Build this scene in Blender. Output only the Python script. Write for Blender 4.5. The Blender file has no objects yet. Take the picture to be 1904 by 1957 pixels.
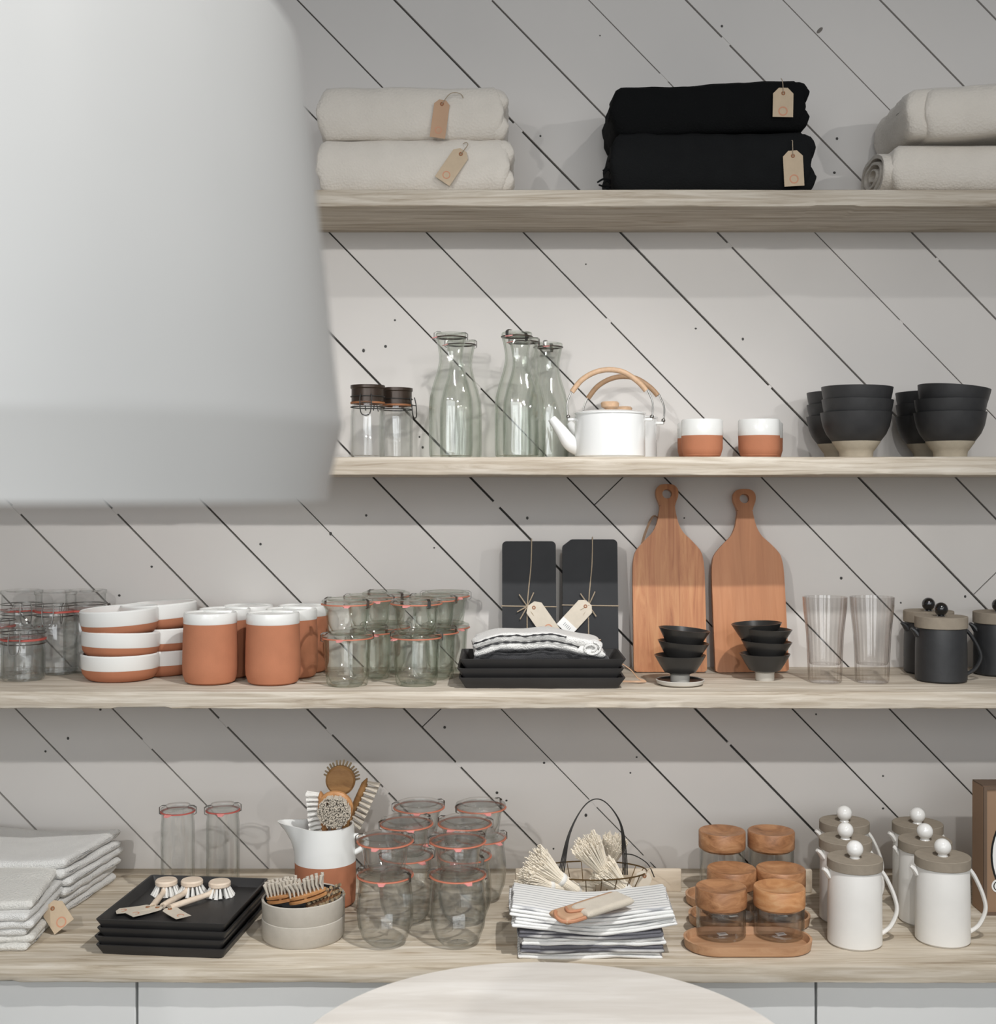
import bpy, bmesh, math, random
from math import sin, cos, pi, radians, sqrt
from mathutils import Vector, Matrix, noise

SC = bpy.context.scene
COL = SC.collection
# ---------------------------------------------------------------- camera frame
F, D, HY, ZC = 2380.0, 2.8, 945.0, 1.65      # focal length in px, wall distance, horizon row, eye height
def X(px, d): return (px-952)*d/F
def Z(py, d): return ZC+(HY-py)*d/F

cam = bpy.data.cameras.new('camera'); cam_o = bpy.data.objects.new('camera', cam); COL.objects.link(cam_o)
cam_o.location = (0, -D, ZC); cam_o.rotation_euler = (pi/2, 0, 0)
cam.sensor_fit = 'VERTICAL'; cam.lens = 50; cam.sensor_height = 50*1957/F; cam.sensor_width = 50*1904/F
cam.shift_y = -(978.5-HY)/1957
cam.clip_start = .02
cam.dof.use_dof = True; cam.dof.focus_distance = 2.42; cam.dof.aperture_fstop = 5.6
SC.camera = cam_o
# ---------------------------------------------------------------- light
W = bpy.data.worlds.new('world'); SC.world = W; W.use_nodes = True
W.node_tree.nodes['Background'].inputs[0].default_value = (.96, .98, 1.0, 1)
W.node_tree.nodes['Background'].inputs[1].default_value = .175
def spot(name, loc, target, watt, size, blend, rad, color):
    l = bpy.data.lights.new(name, 'SPOT'); l.energy = watt; l.spot_size = radians(size); l.spot_blend = blend
    l.shadow_soft_size = rad; l.color = color
    o = bpy.data.objects.new(name, l); COL.objects.link(o); o.location = loc
    o.rotation_euler = (Vector(target)-Vector(loc)).to_track_quat('-Z', 'Y').to_euler()
spot('track_spot', (-1.05, -3.15, ZC+1.04), (-.2, 0, 1.04), 92, 56, 1, .028, (1, .985, .96))
spot('track_spot', (.3, -3.15, ZC+1.04), (.2, 0, 1.02), 60, 54, 1, .028, (1, .985, .96))  # added twin of the left spot, brightens the lampshade's right side
spot('track_spot', (2.3, -3.15, ZC+1.04), (.6, 0, 1.35), 50, 66, 1, .028, (1, .985, .96))
spot('track_spot', (.95, -1.8, ZC+1.51), (.3, -.2, 1.3), 17, 100, 1, .024, (1, .985, .965))
spot('track_spot', (.7, -1.78, ZC+1.5), (-.05, -.6, .85), 155, 70, 1, .024, (1, .985, .965))
def area(name, loc, target, watt, sx, sy, color):
    l = bpy.data.lights.new(name, 'AREA'); l.shape = 'RECTANGLE'; l.size = sx; l.size_y = sy; l.energy = watt; l.color = color
    o = bpy.data.objects.new(name, l); COL.objects.link(o); o.location = loc
    o.rotation_euler = (Vector(target)-Vector(loc)).to_track_quat('-Z', 'Y').to_euler()
area('soft_front_fill', (-.3, -6.0, 2.3), (0, 0, 1.1), 88, 5.2, 2.0, (.93, .97, 1.0))  # added soft fill behind the camera, lifts the ambient under the shelves
vs = SC.view_settings
vs.view_transform = 'Standard'; vs.look = 'None'; vs.gamma = 1; vs.use_curve_mapping = False; vs.exposure = 0.0
cy = SC.cycles
cy.max_bounces = 10; cy.transparent_max_bounces = 64; cy.diffuse_bounces = 4; cy.glossy_bounces = 4
cy.caustics_reflective = False; cy.caustics_refractive = False; cy.use_denoising = True; cy.sample_clamp_indirect = 4

# ---------------------------------------------------------------- materials
def lin(c):
    f = lambda v: v/12.92 if v <= .04045 else ((v+.055)/1.055)**2.4
    return tuple(f(v/255) for v in c)+(1,)
class NT:
    def __init__(s, name):
        s.m = bpy.data.materials.new(name); s.m.use_nodes = True; s.t = s.m.node_tree; s.n = s.t.nodes; s.L = s.t.links
        s.b = s.n['Principled BSDF']; s.o = s.n['Material Output']
    def add(s, typ, **kw):
        n = s.n.new(typ)
        for k, v in kw.items():
            if k.startswith('_'): setattr(n, k[1:], v)
            else: n.inputs[k.replace('__', ' ')].default_value = v
        return n
    def link(s, a, b): s.L.new(a, b)
    def coords(s, scale=(1, 1, 1), rnd=False, rot=(0, 0, 0)):
        tc = s.n.new('ShaderNodeTexCoord'); mp = s.n.new('ShaderNodeMapping'); mp.inputs['Scale'].default_value = scale
        mp.inputs['Rotation'].default_value = rot
        s.link(tc.outputs['Object'], mp.inputs['Vector'])
        if rnd:
            oi = s.n.new('ShaderNodeObjectInfo'); mu = s.add('ShaderNodeMath', _operation='MULTIPLY'); mu.inputs[1].default_value = 37
            s.link(oi.outputs['Random'], mu.inputs[0]); s.link(mu.outputs[0], mp.inputs['Location'])
        return mp.outputs[0]
    def ramp(s, fac, stops):
        r = s.n.new('ShaderNodeValToRGB'); e = r.color_ramp.elements
        while len(e) > 1: e.remove(e[0])
        e[0].position = stops[0][0]; e[0].color = stops[0][1]
        for p, c in stops[1:]:
            q = e.new(p); q.color = c
        s.link(fac, r.inputs[0]); return r.outputs[0]
    def bump(s, h, strength, dist=.001):
        b = s.n.new('ShaderNodeBump'); b.inputs['Strength'].default_value = strength; b.inputs['Distance'].default_value = dist
        s.link(h, b.inputs['Height']); s.link(b.outputs[0], s.b.inputs['Normal'])
def plain(name, c, rough=.6, metal=0, spec=.5, var=.06, vs_=14, bump=0, bscale=300, coat=0):
    t = NT(name); t.b.inputs['Roughness'].default_value = rough; t.b.inputs['Metallic'].default_value = metal
    t.b.inputs['Specular IOR Level'].default_value = spec; t.b.inputs['Coat Weight'].default_value = coat
    t.b.inputs['Coat Roughness'].default_value = .08
    v = t.coords()
    nz = t.add('ShaderNodeTexNoise', Scale=vs_, Detail=4.0); t.link(v, nz.inputs['Vector'])
    c0 = lin(c); a = tuple(x*(1-var) for x in c0[:3])+(1,); b = tuple(min(1, x*(1+var)) for x in c0[:3])+(1,)
    t.link(t.ramp(nz.outputs[0], [(.3, a), (.7, b)]), t.b.inputs['Base Color'])
    if bump:
        n2 = t.add('ShaderNodeTexNoise', Scale=bscale, Detail=3.0); t.link(v, n2.inputs['Vector']); t.bump(n2.outputs[0], bump)
    return t.m
def wood(name, cs, scale=(2, 30, 30), rough=.6, nscale=3, knots=False, rot=(0, 0, 0), bump=.3, coat=0):
    t = NT(name); t.b.inputs['Roughness'].default_value = rough; t.b.inputs['Coat Weight'].default_value = coat
    v = t.coords(scale, True, rot)
    nz = t.add('ShaderNodeTexNoise', Scale=nscale, Detail=7.0, Roughness=.62, Distortion=.9); t.link(v, nz.inputs['Vector'])
    stops = [(.25+.5*i/(len(cs)-1), lin(c)) for i, c in enumerate(cs)]
    colr = t.ramp(nz.outputs[0], stops)
    v2 = t.coords(tuple(q*.22 for q in scale), True, rot)
    big = t.add('ShaderNodeTexNoise', Scale=nscale, Detail=2.0); t.link(v2, big.inputs['Vector'])
    mx = t.add('ShaderNodeMix', _data_type='RGBA', _blend_type='MULTIPLY'); mx.inputs[0].default_value = .75
    t.link(colr, mx.inputs[6]); t.link(t.ramp(big.outputs[0], [(.35, (.78, .76, .74, 1)), (.6, (1, 1, 1, 1))]), mx.inputs[7])
    out = mx.outputs[2]
    if knots:
        v3 = t.coords((2.2, 9, 9)); vo = t.add('ShaderNodeTexVoronoi', Scale=1.1, Randomness=1.0); t.link(v3, vo.inputs['Vector'])
        k = t.ramp(vo.outputs['Distance'], [(.0, (.42, .33, .25, 1)), (.035, (.55, .45, .36, 1)), (.07, (.8, .74, .68, 1)), (.12, (1, 1, 1, 1))])
        m2 = t.add('ShaderNodeMix', _data_type='RGBA', _blend_type='MULTIPLY'); m2.inputs[0].default_value = .8
        t.link(out, m2.inputs[6]); t.link(k, m2.inputs[7]); out = m2.outputs[2]
    t.link(out, t.b.inputs['Base Color']); t.bump(nz.outputs[0], bump, .0012)
    return t.m
def fabric(name, c, sc=500, bump=.8, var=.08, rough=.95, sheen=.3):
    t = NT(name); t.b.inputs['Roughness'].default_value = rough; t.b.inputs['Sheen Weight'].default_value = sheen
    t.b.inputs['Specular IOR Level'].default_value = .15
    v = t.coords()
    wv = t.add('ShaderNodeTexVoronoi', Scale=sc); t.link(v, wv.inputs['Vector'])
    nz = t.add('ShaderNodeTexNoise', Scale=25.0, Detail=6.0); t.link(v, nz.inputs['Vector'])
    c0 = lin(c); a = tuple(x*(1-var) for x in c0[:3])+(1,)
    t.link(t.ramp(nz.outputs[0], [(.3, a), (.65, c0)]), t.b.inputs['Base Color'])
    t.bump(wv.outputs['Distance'], bump, .0015)
    return t.m
def striped(name, c, c2, freq, axis='X', duty=.25, soft=.04):
    t = NT(name); t.b.inputs['Roughness'].default_value = .95; t.b.inputs['Specular IOR Level'].default_value = .15
    v = t.coords(); sp = t.add('ShaderNodeSeparateXYZ'); t.link(v, sp.inputs[0])
    m = t.add('ShaderNodeMath', _operation='MULTIPLY'); m.inputs[1].default_value = freq; t.link(sp.outputs[axis], m.inputs[0])
    fr = t.add('ShaderNodeMath', _operation='FRACT'); t.link(m.outputs[0], fr.inputs[0])
    t.link(t.ramp(fr.outputs[0], [(0, lin(c2)), (duty, lin(c2)), (duty+soft, lin(c)), (1-soft, lin(c)), (1, lin(c2))]), t.b.inputs['Base Color'])
    nz = t.add('ShaderNodeTexVoronoi', Scale=600.0); t.link(t.coords(), nz.inputs['Vector']); t.bump(nz.outputs['Distance'], .4)
    return t.m
def thin_glass(name, face, edge, pw=2.6, rough=.03):
    t = NT(name); t.n.remove(t.b)
    lw = t.add('ShaderNodeLayerWeight', Blend=.5)
    p = t.add('ShaderNodeMath', _operation='POWER'); p.inputs[1].default_value = pw; t.link(lw.outputs['Facing'], p.inputs[0])
    nz = t.add('ShaderNodeTexNoise', Scale=22.0, Detail=1.0); t.link(t.coords((1, 1, .35), True), nz.inputs['Vector'])
    bp = t.add('ShaderNodeBump', Strength=.5, Distance=.008); t.link(nz.outputs[0], bp.inputs['Height']); t.link(bp.outputs[0], lw.inputs['Normal'])
    tr = t.add('ShaderNodeBsdfTransparent'); t.link(t.ramp(p.outputs[0], [(0, face), (.75, edge)]), tr.inputs[0])
    gl = t.add('ShaderNodeBsdfGlossy', Roughness=rough); gl.inputs[0].default_value = (1, 1, 1, 1); t.link(bp.outputs[0], gl.inputs['Normal'])
    l2 = t.add('ShaderNodeLayerWeight', Blend=.5); t.link(bp.outputs[0], l2.inputs['Normal'])
    f5 = t.add('ShaderNodeMath', _operation='POWER'); f5.inputs[1].default_value = 4.5; t.link(l2.outputs['Facing'], f5.inputs[0])
    fr = t.add('ShaderNodeMath', _operation='MULTIPLY_ADD'); fr.inputs[1].default_value = .8; fr.inputs[2].default_value = .06; t.link(f5.outputs[0], fr.inputs[0])
    mx = t.add('ShaderNodeMixShader'); t.link(fr.outputs[0], mx.inputs[0]); t.link(tr.outputs[0], mx.inputs[1]); t.link(gl.outputs[0], mx.inputs[2])
    t.link(mx.outputs[0], t.o.inputs[0])
    return t.m
M = {}
M['wall'] = plain('painted_board', (221, 217, 213), .62, var=.025, vs_=3.5, bump=.12, bscale=60)
M['gap'] = plain('gap_dark', (84, 82, 78), .9)
M['nail'] = plain('nail_head', (58, 56, 53), .6)
M['knot'] = plain('filled_knot', (120, 114, 108), .7)
M['shelf'] = wood('bleached_plank', [(140, 126, 108), (184, 172, 155), (207, 198, 184), (224, 217, 206)], (1.6, 26, 34), .72, 2.6, True)
M['counter'] = wood('bleached_worktop', [(142, 126, 106), (188, 175, 155), (210, 200, 184), (226, 218, 206)], (1.5, 22, 34), .7, 2.6, True)
M['cab'] = plain('white_lacquer', (226, 227, 226), .45, var=.01)
M['floor'] = wood('floor_boards', [(180, 172, 160), (205, 198, 188)], (2, 16, 16), .6)
M['lampw'] = plain('lamp_enamel', (240, 239, 236), .42, var=.01)
M['lampin'] = plain('lamp_inner', (240, 238, 230), .6, var=.01)
M['table'] = wood('whitewashed_ash', [(224, 219, 212), (234, 230, 224), (242, 239, 235)], (3, 24, 20), .5, 2.2, rot=(0, 0, radians(-28)), bump=.1)
M['terra'] = plain('terracotta', (178, 118, 89), .82, spec=.25, var=.05, vs_=30, bump=.15)
M['glaze'] = plain('white_glaze', (232, 233, 231), .25, var=.015, coat=.3)
M['enamel'] = plain('white_enamel', (236, 237, 236), .15, var=.01, coat=.5)
M['blackcer'] = plain('black_stoneware', (52, 52, 53), .42, spec=.4, var=.12, vs_=40, bump=.1)
M['blacksat'] = plain('black_satin_clay', (48, 47, 46), .3, spec=.5, var=.1, vs_=40)
M['blackmug'] = plain('black_glazed_clay', (46, 47, 49), .5, var=.1, vs_=60, bump=.2, bscale=200)
M['sand'] = plain('raw_sand_clay', (178, 168, 150), .9, spec=.2, var=.06, vs_=60, bump=.2)
M['lidclay'] = plain('raw_brown_clay', (150, 140, 126), .9, spec=.2, var=.06, vs_=80, bump=.2)
M['footclay'] = plain('pale_foot_clay', (196, 192, 184), .7, var=.04)
M['greybowl'] = plain('pale_grey_stoneware', (186, 180, 170), .75, spec=.3, var=.05, vs_=60, bump=.1)
M['jugw'] = plain('white_stoneware', (232, 230, 226), .4, var=.02, vs_=30)
M['knobw'] = plain('white_ball_glaze', (238, 237, 234), .12, var=.01, coat=.6)
M['knobb'] = plain('black_ball_glaze', (20, 20, 21), .08, var=.02, coat=.8)
M['blackwood'] = plain('black_tray_slate', (44, 43, 43), .45, spec=.45, var=.1, vs_=25, bump=.1)
M['slate'] = plain('black_board_slate', (52, 53, 55), .75, spec=.3, var=.1, vs_=18, bump=.25, bscale=90)
M['tan'] = plain('kraft_paper', (200, 180, 154), .85, var=.05, vs_=60)
M['tanw'] = plain('pale_kraft_paper', (212, 202, 186), .85, var=.05, vs_=60)
M['stamp'] = plain('orange_stamp_ink', (206, 150, 122), .85)
M['eyelet'] = plain('eyelet_brown', (150, 98, 62), .6)
M['paper'] = plain('white_sticker', (238, 238, 236), .6)
M['ink'] = plain('grey_print', (120, 120, 124), .7)
M['twine'] = fabric('jute_twine', (186, 168, 144), 900)
M['cream'] = fabric('cream_wool', (226, 219, 209), 210, .6, .05)
M['black'] = fabric('black_wool', (17, 18, 19), 260, .6, .15, sheen=0)
M['charcoal'] = fabric('charcoal_wool', (27, 28, 29), 260, .6, .15, sheen=0)
M['towel'] = fabric('white_cotton', (230, 229, 226), 420, .9, .05)
M['towelx'] = fabric('white_waffle', (224, 222, 216), 260, 1.0, .05)
M['toweld'] = striped('ticking_cloth', (228, 227, 225), (108, 108, 114), 14, 'Y', .5)
M['towels'] = striped('pinstripe_cloth', (234, 234, 232), (176, 177, 180), 75, 'Y', .12, .1)
M['darktowel'] = fabric('charcoal_linen', (62, 62, 64), 420, .8, .2)
M['ring'] = plain('orange_rubber', (198, 120, 94), .55)
M['ringp'] = plain('pink_rubber_tab', (226, 150, 146), .55)
M['ringr'] = plain('red_rubber', (184, 88, 78), .55)
M['steel'] = plain('spring_steel', (150, 148, 144), .28, 1.0)
M['iron'] = plain('black_wire', (52, 50, 48), .5, .4)
M['bwire'] = plain('brass_wire', (120, 98, 66), .4, .7)
M['rattan'] = plain('cane_wrap', (202, 168, 136), .5, var=.1, vs_=120, bump=.5)
M['rattan2'] = plain('dark_cane_wrap', (170, 136, 104), .5, var=.1, vs_=120, bump=.5)
M['lidbrown'] = plain('smoked_lid', (62, 50, 42), .35, .3)
M['board'] = wood('cherry_board', [(150, 92, 56), (186, 122, 80), (204, 144, 98), (214, 162, 114)], (24, 24, 2), .5, 2.4)
M['board2'] = wood('beech_board', [(176, 116, 76), (192, 130, 88), (200, 140, 98)], (34, 24, 2), .5, 2)
M['acacia'] = wood('acacia_lid', [(112, 76, 50), (160, 112, 76), (186, 136, 96), (206, 160, 118)], (9, 14, 26), .45, 2.2)
M['acacia2'] = wood('light_acacia_lid', [(176, 118, 74), (206, 150, 102), (222, 178, 134)], (9, 14, 30), .45, 2)
M['traywood'] = wood('oak_tray', [(180, 134, 98), (200, 156, 120), (212, 172, 136)], (6, 30, 30), .5, 2)
M['beech'] = wood('pale_beech', [(214, 194, 172), (230, 212, 192), (238, 224, 206)], (8, 26, 26), .55, 2)
M['pear'] = wood('pearwood', [(150, 100, 58), (186, 134, 86), (206, 158, 110)], (10, 26, 26), .5, 2)
M['pearback'] = wood('aged_pearwood', [(120, 84, 48), (150, 110, 66), (168, 128, 80)], (10, 26, 26), .6, 2)
M['paleboard'] = wood('pale_pine', [(198, 182, 160), (216, 202, 182), (226, 214, 196)], (3, 22, 30), .6, 2)
M['bristle'] = fabric('grey_bristle', (214, 204, 188), 900, .5, .15)
M['bristlew'] = fabric('white_bristle', (238, 236, 231), 900, .5, .06)
M['bristled'] = fabric('brown_bristle', (160, 140, 110), 900, .5, .2)
M['palm'] = fabric('tampico_fibre', (244, 234, 216), 700, .4, .1)
M['card'] = plain('brown_cardboard', (150, 122, 98), .85, var=.04)
M['card2'] = plain('dark_brown_cardboard', (104, 86, 72), .85, var=.04)
M['leather'] = plain('tan_leather', (190, 154, 124), .6, var=.08)
M['leather2'] = plain('orange_leather', (186, 132, 100), .6)
M['glass'] = thin_glass('clear_glass', (.992, .994, .992, 1), (.56, .58, .56, 1), 3.2)
M['glassg'] = thin_glass('greenish_glass', (.984, .990, .980, 1), (.52, .58, .50, 1), 3.2)
M['glassr'] = thin_glass('ribbed_glass', (.975, .97, .965, 1), (.66, .63, .61, 1), 2.2)

# ---------------------------------------------------------------- geometry
class MB:
    def __init__(s): s.v = []; s.f = []; s.mi = []
    def add(s, g, xf=None, mi=0):
        v, f = g; o = len(s.v)
        s.v += [tuple(xf @ Vector(p)) if xf is not None else tuple(p) for p in v]
        s.f += [tuple(i+o for i in q) for q in f]; s.mi += [mi]*len(f); return s
    def build(s, name, mats, parent=None, loc=(0, 0, 0), rot=(0, 0, 0), smooth=True, angle=38):
        me = bpy.data.meshes.new(name); me.from_pydata(s.v, [], s.f)
        for m in (mats if isinstance(mats, (list, tuple)) else [mats]): me.materials.append(M[m])
        me.polygons.foreach_set('material_index', s.mi)
        bm = bmesh.new(); bm.from_mesh(me); bmesh.ops.recalc_face_normals(bm, faces=bm.faces); bm.to_mesh(me); bm.free()
        if smooth: me.shade_smooth(); me.set_sharp_from_angle(angle=radians(angle))
        me.update()
        o = bpy.data.objects.new(name, me); COL.objects.link(o)
        if parent is not None: o.parent = parent
        o.location = loc; o.rotation_euler = rot
        return o
def T(x=0, y=0, z=0): return Matrix.Translation((x, y, z))
def R(a, ax): return Matrix.Rotation(radians(a), 4, ax)
def S(x, y, z): return Matrix.Diagonal((x, y, z, 1))
def g_lathe(prof, seg=40, rib=None, closed=False, sy=1):
    v = []; f = []; rings = []
    for r, z in prof:
        if r < 1e-6: rings.append([len(v)]); v.append((0, 0, z))
        else:
            i0 = len(v)
            for k in range(seg):
                a = 2*pi*k/seg; q = r
                if rib: q *= 1+rib[1]*cos(rib[0]*a)
                v.append((q*cos(a), q*sin(a)*sy, z))
            rings.append(list(range(i0, i0+seg)))
    pairs = list(zip(rings, rings[1:]))
    if closed: pairs.append((rings[-1], rings[0]))
    for a, b in pairs:
        if len(a) == 1 and len(b) == 1: continue
        for k in range(seg):
            k2 = (k+1) % seg
            if len(a) == 1: f.append((a[0], b[k], b[k2]))
            elif len(b) == 1: f.append((a[k], a[k2], b[0]))
            else: f.append((a[k], a[k2], b[k2], b[k]))
    return v, f
def catmull(P, n=6, closed=False):
    P = [Vector(p) for p in P]; out = []; N = len(P)
    rng = range(N) if closed else range(N-1)
    for i in rng:
        g = lambda j: P[j % N] if closed else P[max(0, min(N-1, j))]
        p0, p1, p2, p3 = g(i-1), g(i), g(i+1), g(i+2)
        for k in range(n):
            t = k/n
            out.append(.5*((2*p1)+(-p0+p2)*t+(2*p0-5*p1+4*p2-p3)*t*t+(-p0+3*p1-3*p2+p3)*t**3))
    if not closed: out.append(P[-1])
    return out
def g_tube(P, r, seg=8, closed=False, flat=1.0):
    P = [Vector(p) for p in P]; N = len(P); v = []; f = []
    rr = r if callable(r) else (lambda t: r)
    tan = [((P[(i+1) % N] if closed or i < N-1 else P[i])-(P[i-1] if closed or i > 0 else P[i])).normalized() for i in range(N)]
    up = Vector((0, 0, 1)) if abs(tan[0].z) < .9 else Vector((1, 0, 0))
    nn = (up-tan[0]*up.dot(tan[0])).normalized()
    for i in range(N):
        nn = (nn-tan[i]*nn.dot(tan[i])).normalized(); b = tan[i].cross(nn); q = rr(i/max(1, N-1))
        for k in range(seg):
            a = 2*pi*k/seg; v.append(tuple(P[i]+nn*cos(a)*q*flat+b*sin(a)*q))
    for i in range(N if closed else N-1):
        j = (i+1) % N
        for k in range(seg):
            k2 = (k+1) % seg; f.append((i*seg+k, i*seg+k2, j*seg+k2, j*seg+k))
    if not closed: f.append(tuple(range(seg))[::-1]); f.append(tuple((N-1)*seg+k for k in range(seg)))
    return v, f
def g_box(w, d, h, bev=.0, seg=2):          # base at z = 0, centred in x and y
    bm = bmesh.new(); bmesh.ops.create_cube(bm, size=1)
    for q in bm.verts: q.co = (q.co.x*w, q.co.y*d, (q.co.z+.5)*h)
    if bev: bmesh.ops.bevel(bm, geom=bm.edges[:], offset=bev, segments=seg, affect='EDGES', profile=.5)
    bm.verts.index_update(); r = ([tuple(q.co) for q in bm.verts], [tuple(q.index for q in f.verts) for f in bm.faces]); bm.free(); return r
def g_prism(pts, t):                         # outline in XZ, thickness along Y, centred
    n = len(pts); v = [(x, -t/2, z) for x, z in pts]+[(x, t/2, z) for x, z in pts]
    return v, [tuple(range(n)), tuple(range(2*n-1, n-1, -1))]+[(i, i+n, (i+1) % n+n, (i+1) % n) for i in range(n)]
def g_ring(pts_o, pts_i, t):                 # outline with hole, same count
    n = len(pts_o); v = []
    for y in (-t/2, t/2):
        v += [(x, y, z) for x, z in pts_o]+[(x, y, z) for x, z in pts_i]
    f = []
    for i in range(n):
        j = (i+1) % n
        f += [(i, j, n+j, n+i), (2*n+i, 3*n+i, 3*n+j, 2*n+j), (i, 2*n+i, 2*n+j, j), (n+i, n+j, 3*n+j, 3*n+i)]
    return v, f
def circ(n, r, cx=0, cz=0, a0=0): return [(cx+r*cos(a0+2*pi*i/n), cz+r*sin(a0+2*pi*i/n)) for i in range(n)]
def g_slab(w, d, h, seed=0, amp=.003, nx=28, ny=14, sag=None, skew=0, edge=.004):
    r = min(h/2, .02); sec = []                # soft cloth slab, base at z = 0
    for i in range(ny+1): sec.append((-d/2+r+(d-2*r)*i/ny, 1, 0))
    for a in (60, 30, 0, -30, -60): sec.append((d/2-r+r*cos(radians(a)), sin(radians(a)), 1))
    for i in range(ny+1): sec.append((d/2-r-(d-2*r)*i/ny, -1, 0))
    for a in (-120, -150, 180, 150, 120): sec.append((-d/2+r+r*cos(radians(a)), sin(radians(a)), 1))
    st = [(-w/2+r*(1-cos(radians(a))), sin(radians(a))) for a in (12, 35, 60)]
    st += [(-w/2+r+(w-2*r)*i/nx, 1) for i in range(nx+1)]
    st += [(w/2-r*(1-cos(radians(a))), sin(radians(a))) for a in (60, 35, 12)]
    v = []; f = []; m = len(sec)
    for x, s in st:
        for y, q, _ in sec:
            X_, Y_ = x, y*(1-(1-s)*.03)
            Zz = h/2+q*h/2*s
            n1 = noise.noise(Vector((X_*14+seed*7.3, Y_*14, seed*3.1+q*.3)))
            n2 = noise.noise(Vector((X_*30-seed*2, Zz*60, Y_*30+seed)))
            Zz += n1*amp*(1.0 if q > 0 else .05)
            Y2 = Y_+n2*edge*(1 if abs(Y_) > d*.4 else 0); X2 = X_+n2*edge*(1 if abs(X_) > w*.45 else 0)+skew*Y_
            if sag: Zz += sag(X_, Y_)
            v.append((X2, Y2, Zz))
    for i in range(len(st)-1):
        for k in range(m):
            k2 = (k+1) % m; f.append((i*m+k, i*m+k2, (i+1)*m+k2, (i+1)*m+k))
    f.append(tuple(range(m))[::-1]); f.append(tuple((len(st)-1)*m+k for k in range(m)))
    return v, f
def g_sphere(r, seg=24, n=12): return g_lathe([(r*sin(pi*i/n) if 0 < i < n else 0, -r*cos(pi*i/n)) for i in range(n+1)], seg)

# ---------------------------------------------------------------- scene graph
def thing(name, label, cat, loc=(0, 0, 0), rz=0, group=None, rot=None):
    o = bpy.data.objects.new(name, None); COL.objects.link(o); o.empty_display_size = .02
    o.location = loc; o.rotation_euler = rot if rot else (0, 0, rz)
    o['label'] = label; o['category'] = cat
    if group: o['group'] = group
    return o
def tag(o, label, cat, group=None):
    o['label'] = label; o['category'] = cat
    if group: o['group'] = group
    return o
def dup(root, loc, rz=0, label=None, group=None, rot=None):
    kids = {}
    for q in list(COL.objects):
        if q.parent: kids.setdefault(q.parent.name, []).append(q)
    def cp(o, par):
        c = o.copy(); COL.objects.link(c); c.parent = par
        for k in kids.get(o.name, []): cp(k, c)
        return c
    r = cp(root, None); r.location = loc; r.rotation_euler = rot if rot else (0, 0, rz)
    if label: r['label'] = label
    if group: r['group'] = group
    return r
def multi(build, spots, group):
    """build(label, loc, rz) makes the first, the rest are copies"""
    p = None
    for s in spots:
        lab, loc = s[0], s[1]; rot = s[2] if len(s) > 2 else (0, 0, 0)
        if p is None: p = build(lab, loc); p.rotation_euler = rot; p['group'] = group
        else: dup(p, loc, 0, lab, group, rot)
def lathe(name, prof, mat, parent, loc=(0, 0, 0), rot=(0, 0, 0), seg=44, **k):
    return MB().add(g_lathe(prof, seg, **k)).build(name, mat, parent, loc, rot)
# shelf levels
Z1 = ZC+.6247; Z2 = ZC+.0753; H3 = .388; Z3 = ZC-H3; HC = .8412; Z0 = ZC-HC
def on(px, py, level, r):                     # standing spot from the front contact row of a round thing
    h = {3: H3, 0: HC}[level]; d = F*h/(py-HY)+r
    return Vector((X(px, d), d-D, ZC-h))
def at(px, d, z): return Vector((X(px, d), d-D, z))

# ================================================================= THE SETTING
def clip_poly(P, x0, x1, z0, z1):
    for ax, s, lim in ((0, 1, x0), (0, -1, -x1), (1, 1, z0), (1, -1, -z1)):
        out = []
        for i in range(len(P)):
            a, b = P[i], P[(i+1) % len(P)]; fa, fb = s*a[ax]-lim, s*b[ax]-lim
            if fa >= 0: out.append(a)
            if (fa >= 0) != (fb >= 0):
                t = fa/(fa-fb); out.append((a[0]+(b[0]-a[0])*t, a[1]+(b[1]-a[1])*t))
        P = out
        if len(P) < 3: return []
    return P
random.seed(4)
S_W = F/D
wx = lambda px: (px-952)/S_W
wz = lambda py: ZC+(HY-py)/S_W
mb = MB(); ang = math.atan(1.0285); u = (cos(ang), -sin(ang)); nrm = (sin(ang), cos(ang))
per = 185.6/S_W; wid = per*sin(ang)
P0 = (wx(635), wz(450)); WX0, WX1, WZ0, WZ1 = -1.75, 1.95, 0.0, 3.25
joints = {}
def uv(px, py):
    p = (wx(px)-P0[0], wz(py)-P0[1]); return p[0]*u[0]+p[1]*u[1], p[0]*nrm[0]+p[1]*nrm[1]
for px, py in ((1160, 942), (822, 1375), (1883, 1115)):
    a, b = uv(px, py); joints.setdefault(math.floor(b/wid), []).append(a)
gaps = {}
for k in range(-30, 34):
    gaps[k] = random.choice([.0024, .0034, .0042, .0050])
for k in range(-30, 33):
    g0 = gaps[k]/2; g1 = gaps[k+1]/2
    js = sorted(joints.get(k, []))+[9.0]; a = -9.0
    for j in js:
        v0, v1 = k*wid+g0, (k+1)*wid-g1
        Q = [(P0[0]+uu*u[0]+vv*nrm[0], P0[1]+uu*u[1]+vv*nrm[1]) for uu, vv in ((a, v0), (j-.0012, v0), (j-.0012, v1), (a, v1))]
        Q = clip_poly(Q, WX0, WX1, WZ0, WZ1)
        if Q: mb.add(g_prism(Q, .016), T(0, .008, 0), 0)
        a = j+.0012
    # paint bridges that close the gap here and there
    for _ in range(5):
        uu = random.uniform(-1.6, 1.6); ln = random.uniform(.006, .03); vv = k*wid
        Q = [(P0[0]+q*u[0]+w*nrm[0], P0[1]+q*u[1]+w*nrm[1]) for q, w in ((uu, vv-.003), (uu+ln, vv-.003), (uu+ln, vv+.003), (uu, vv+.003))]
        Q = clip_poly(Q, WX0, WX1, WZ0, WZ1)
        if Q: mb.add(g_prism(Q, .012), T(0, .0075, 0), 0)
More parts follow.
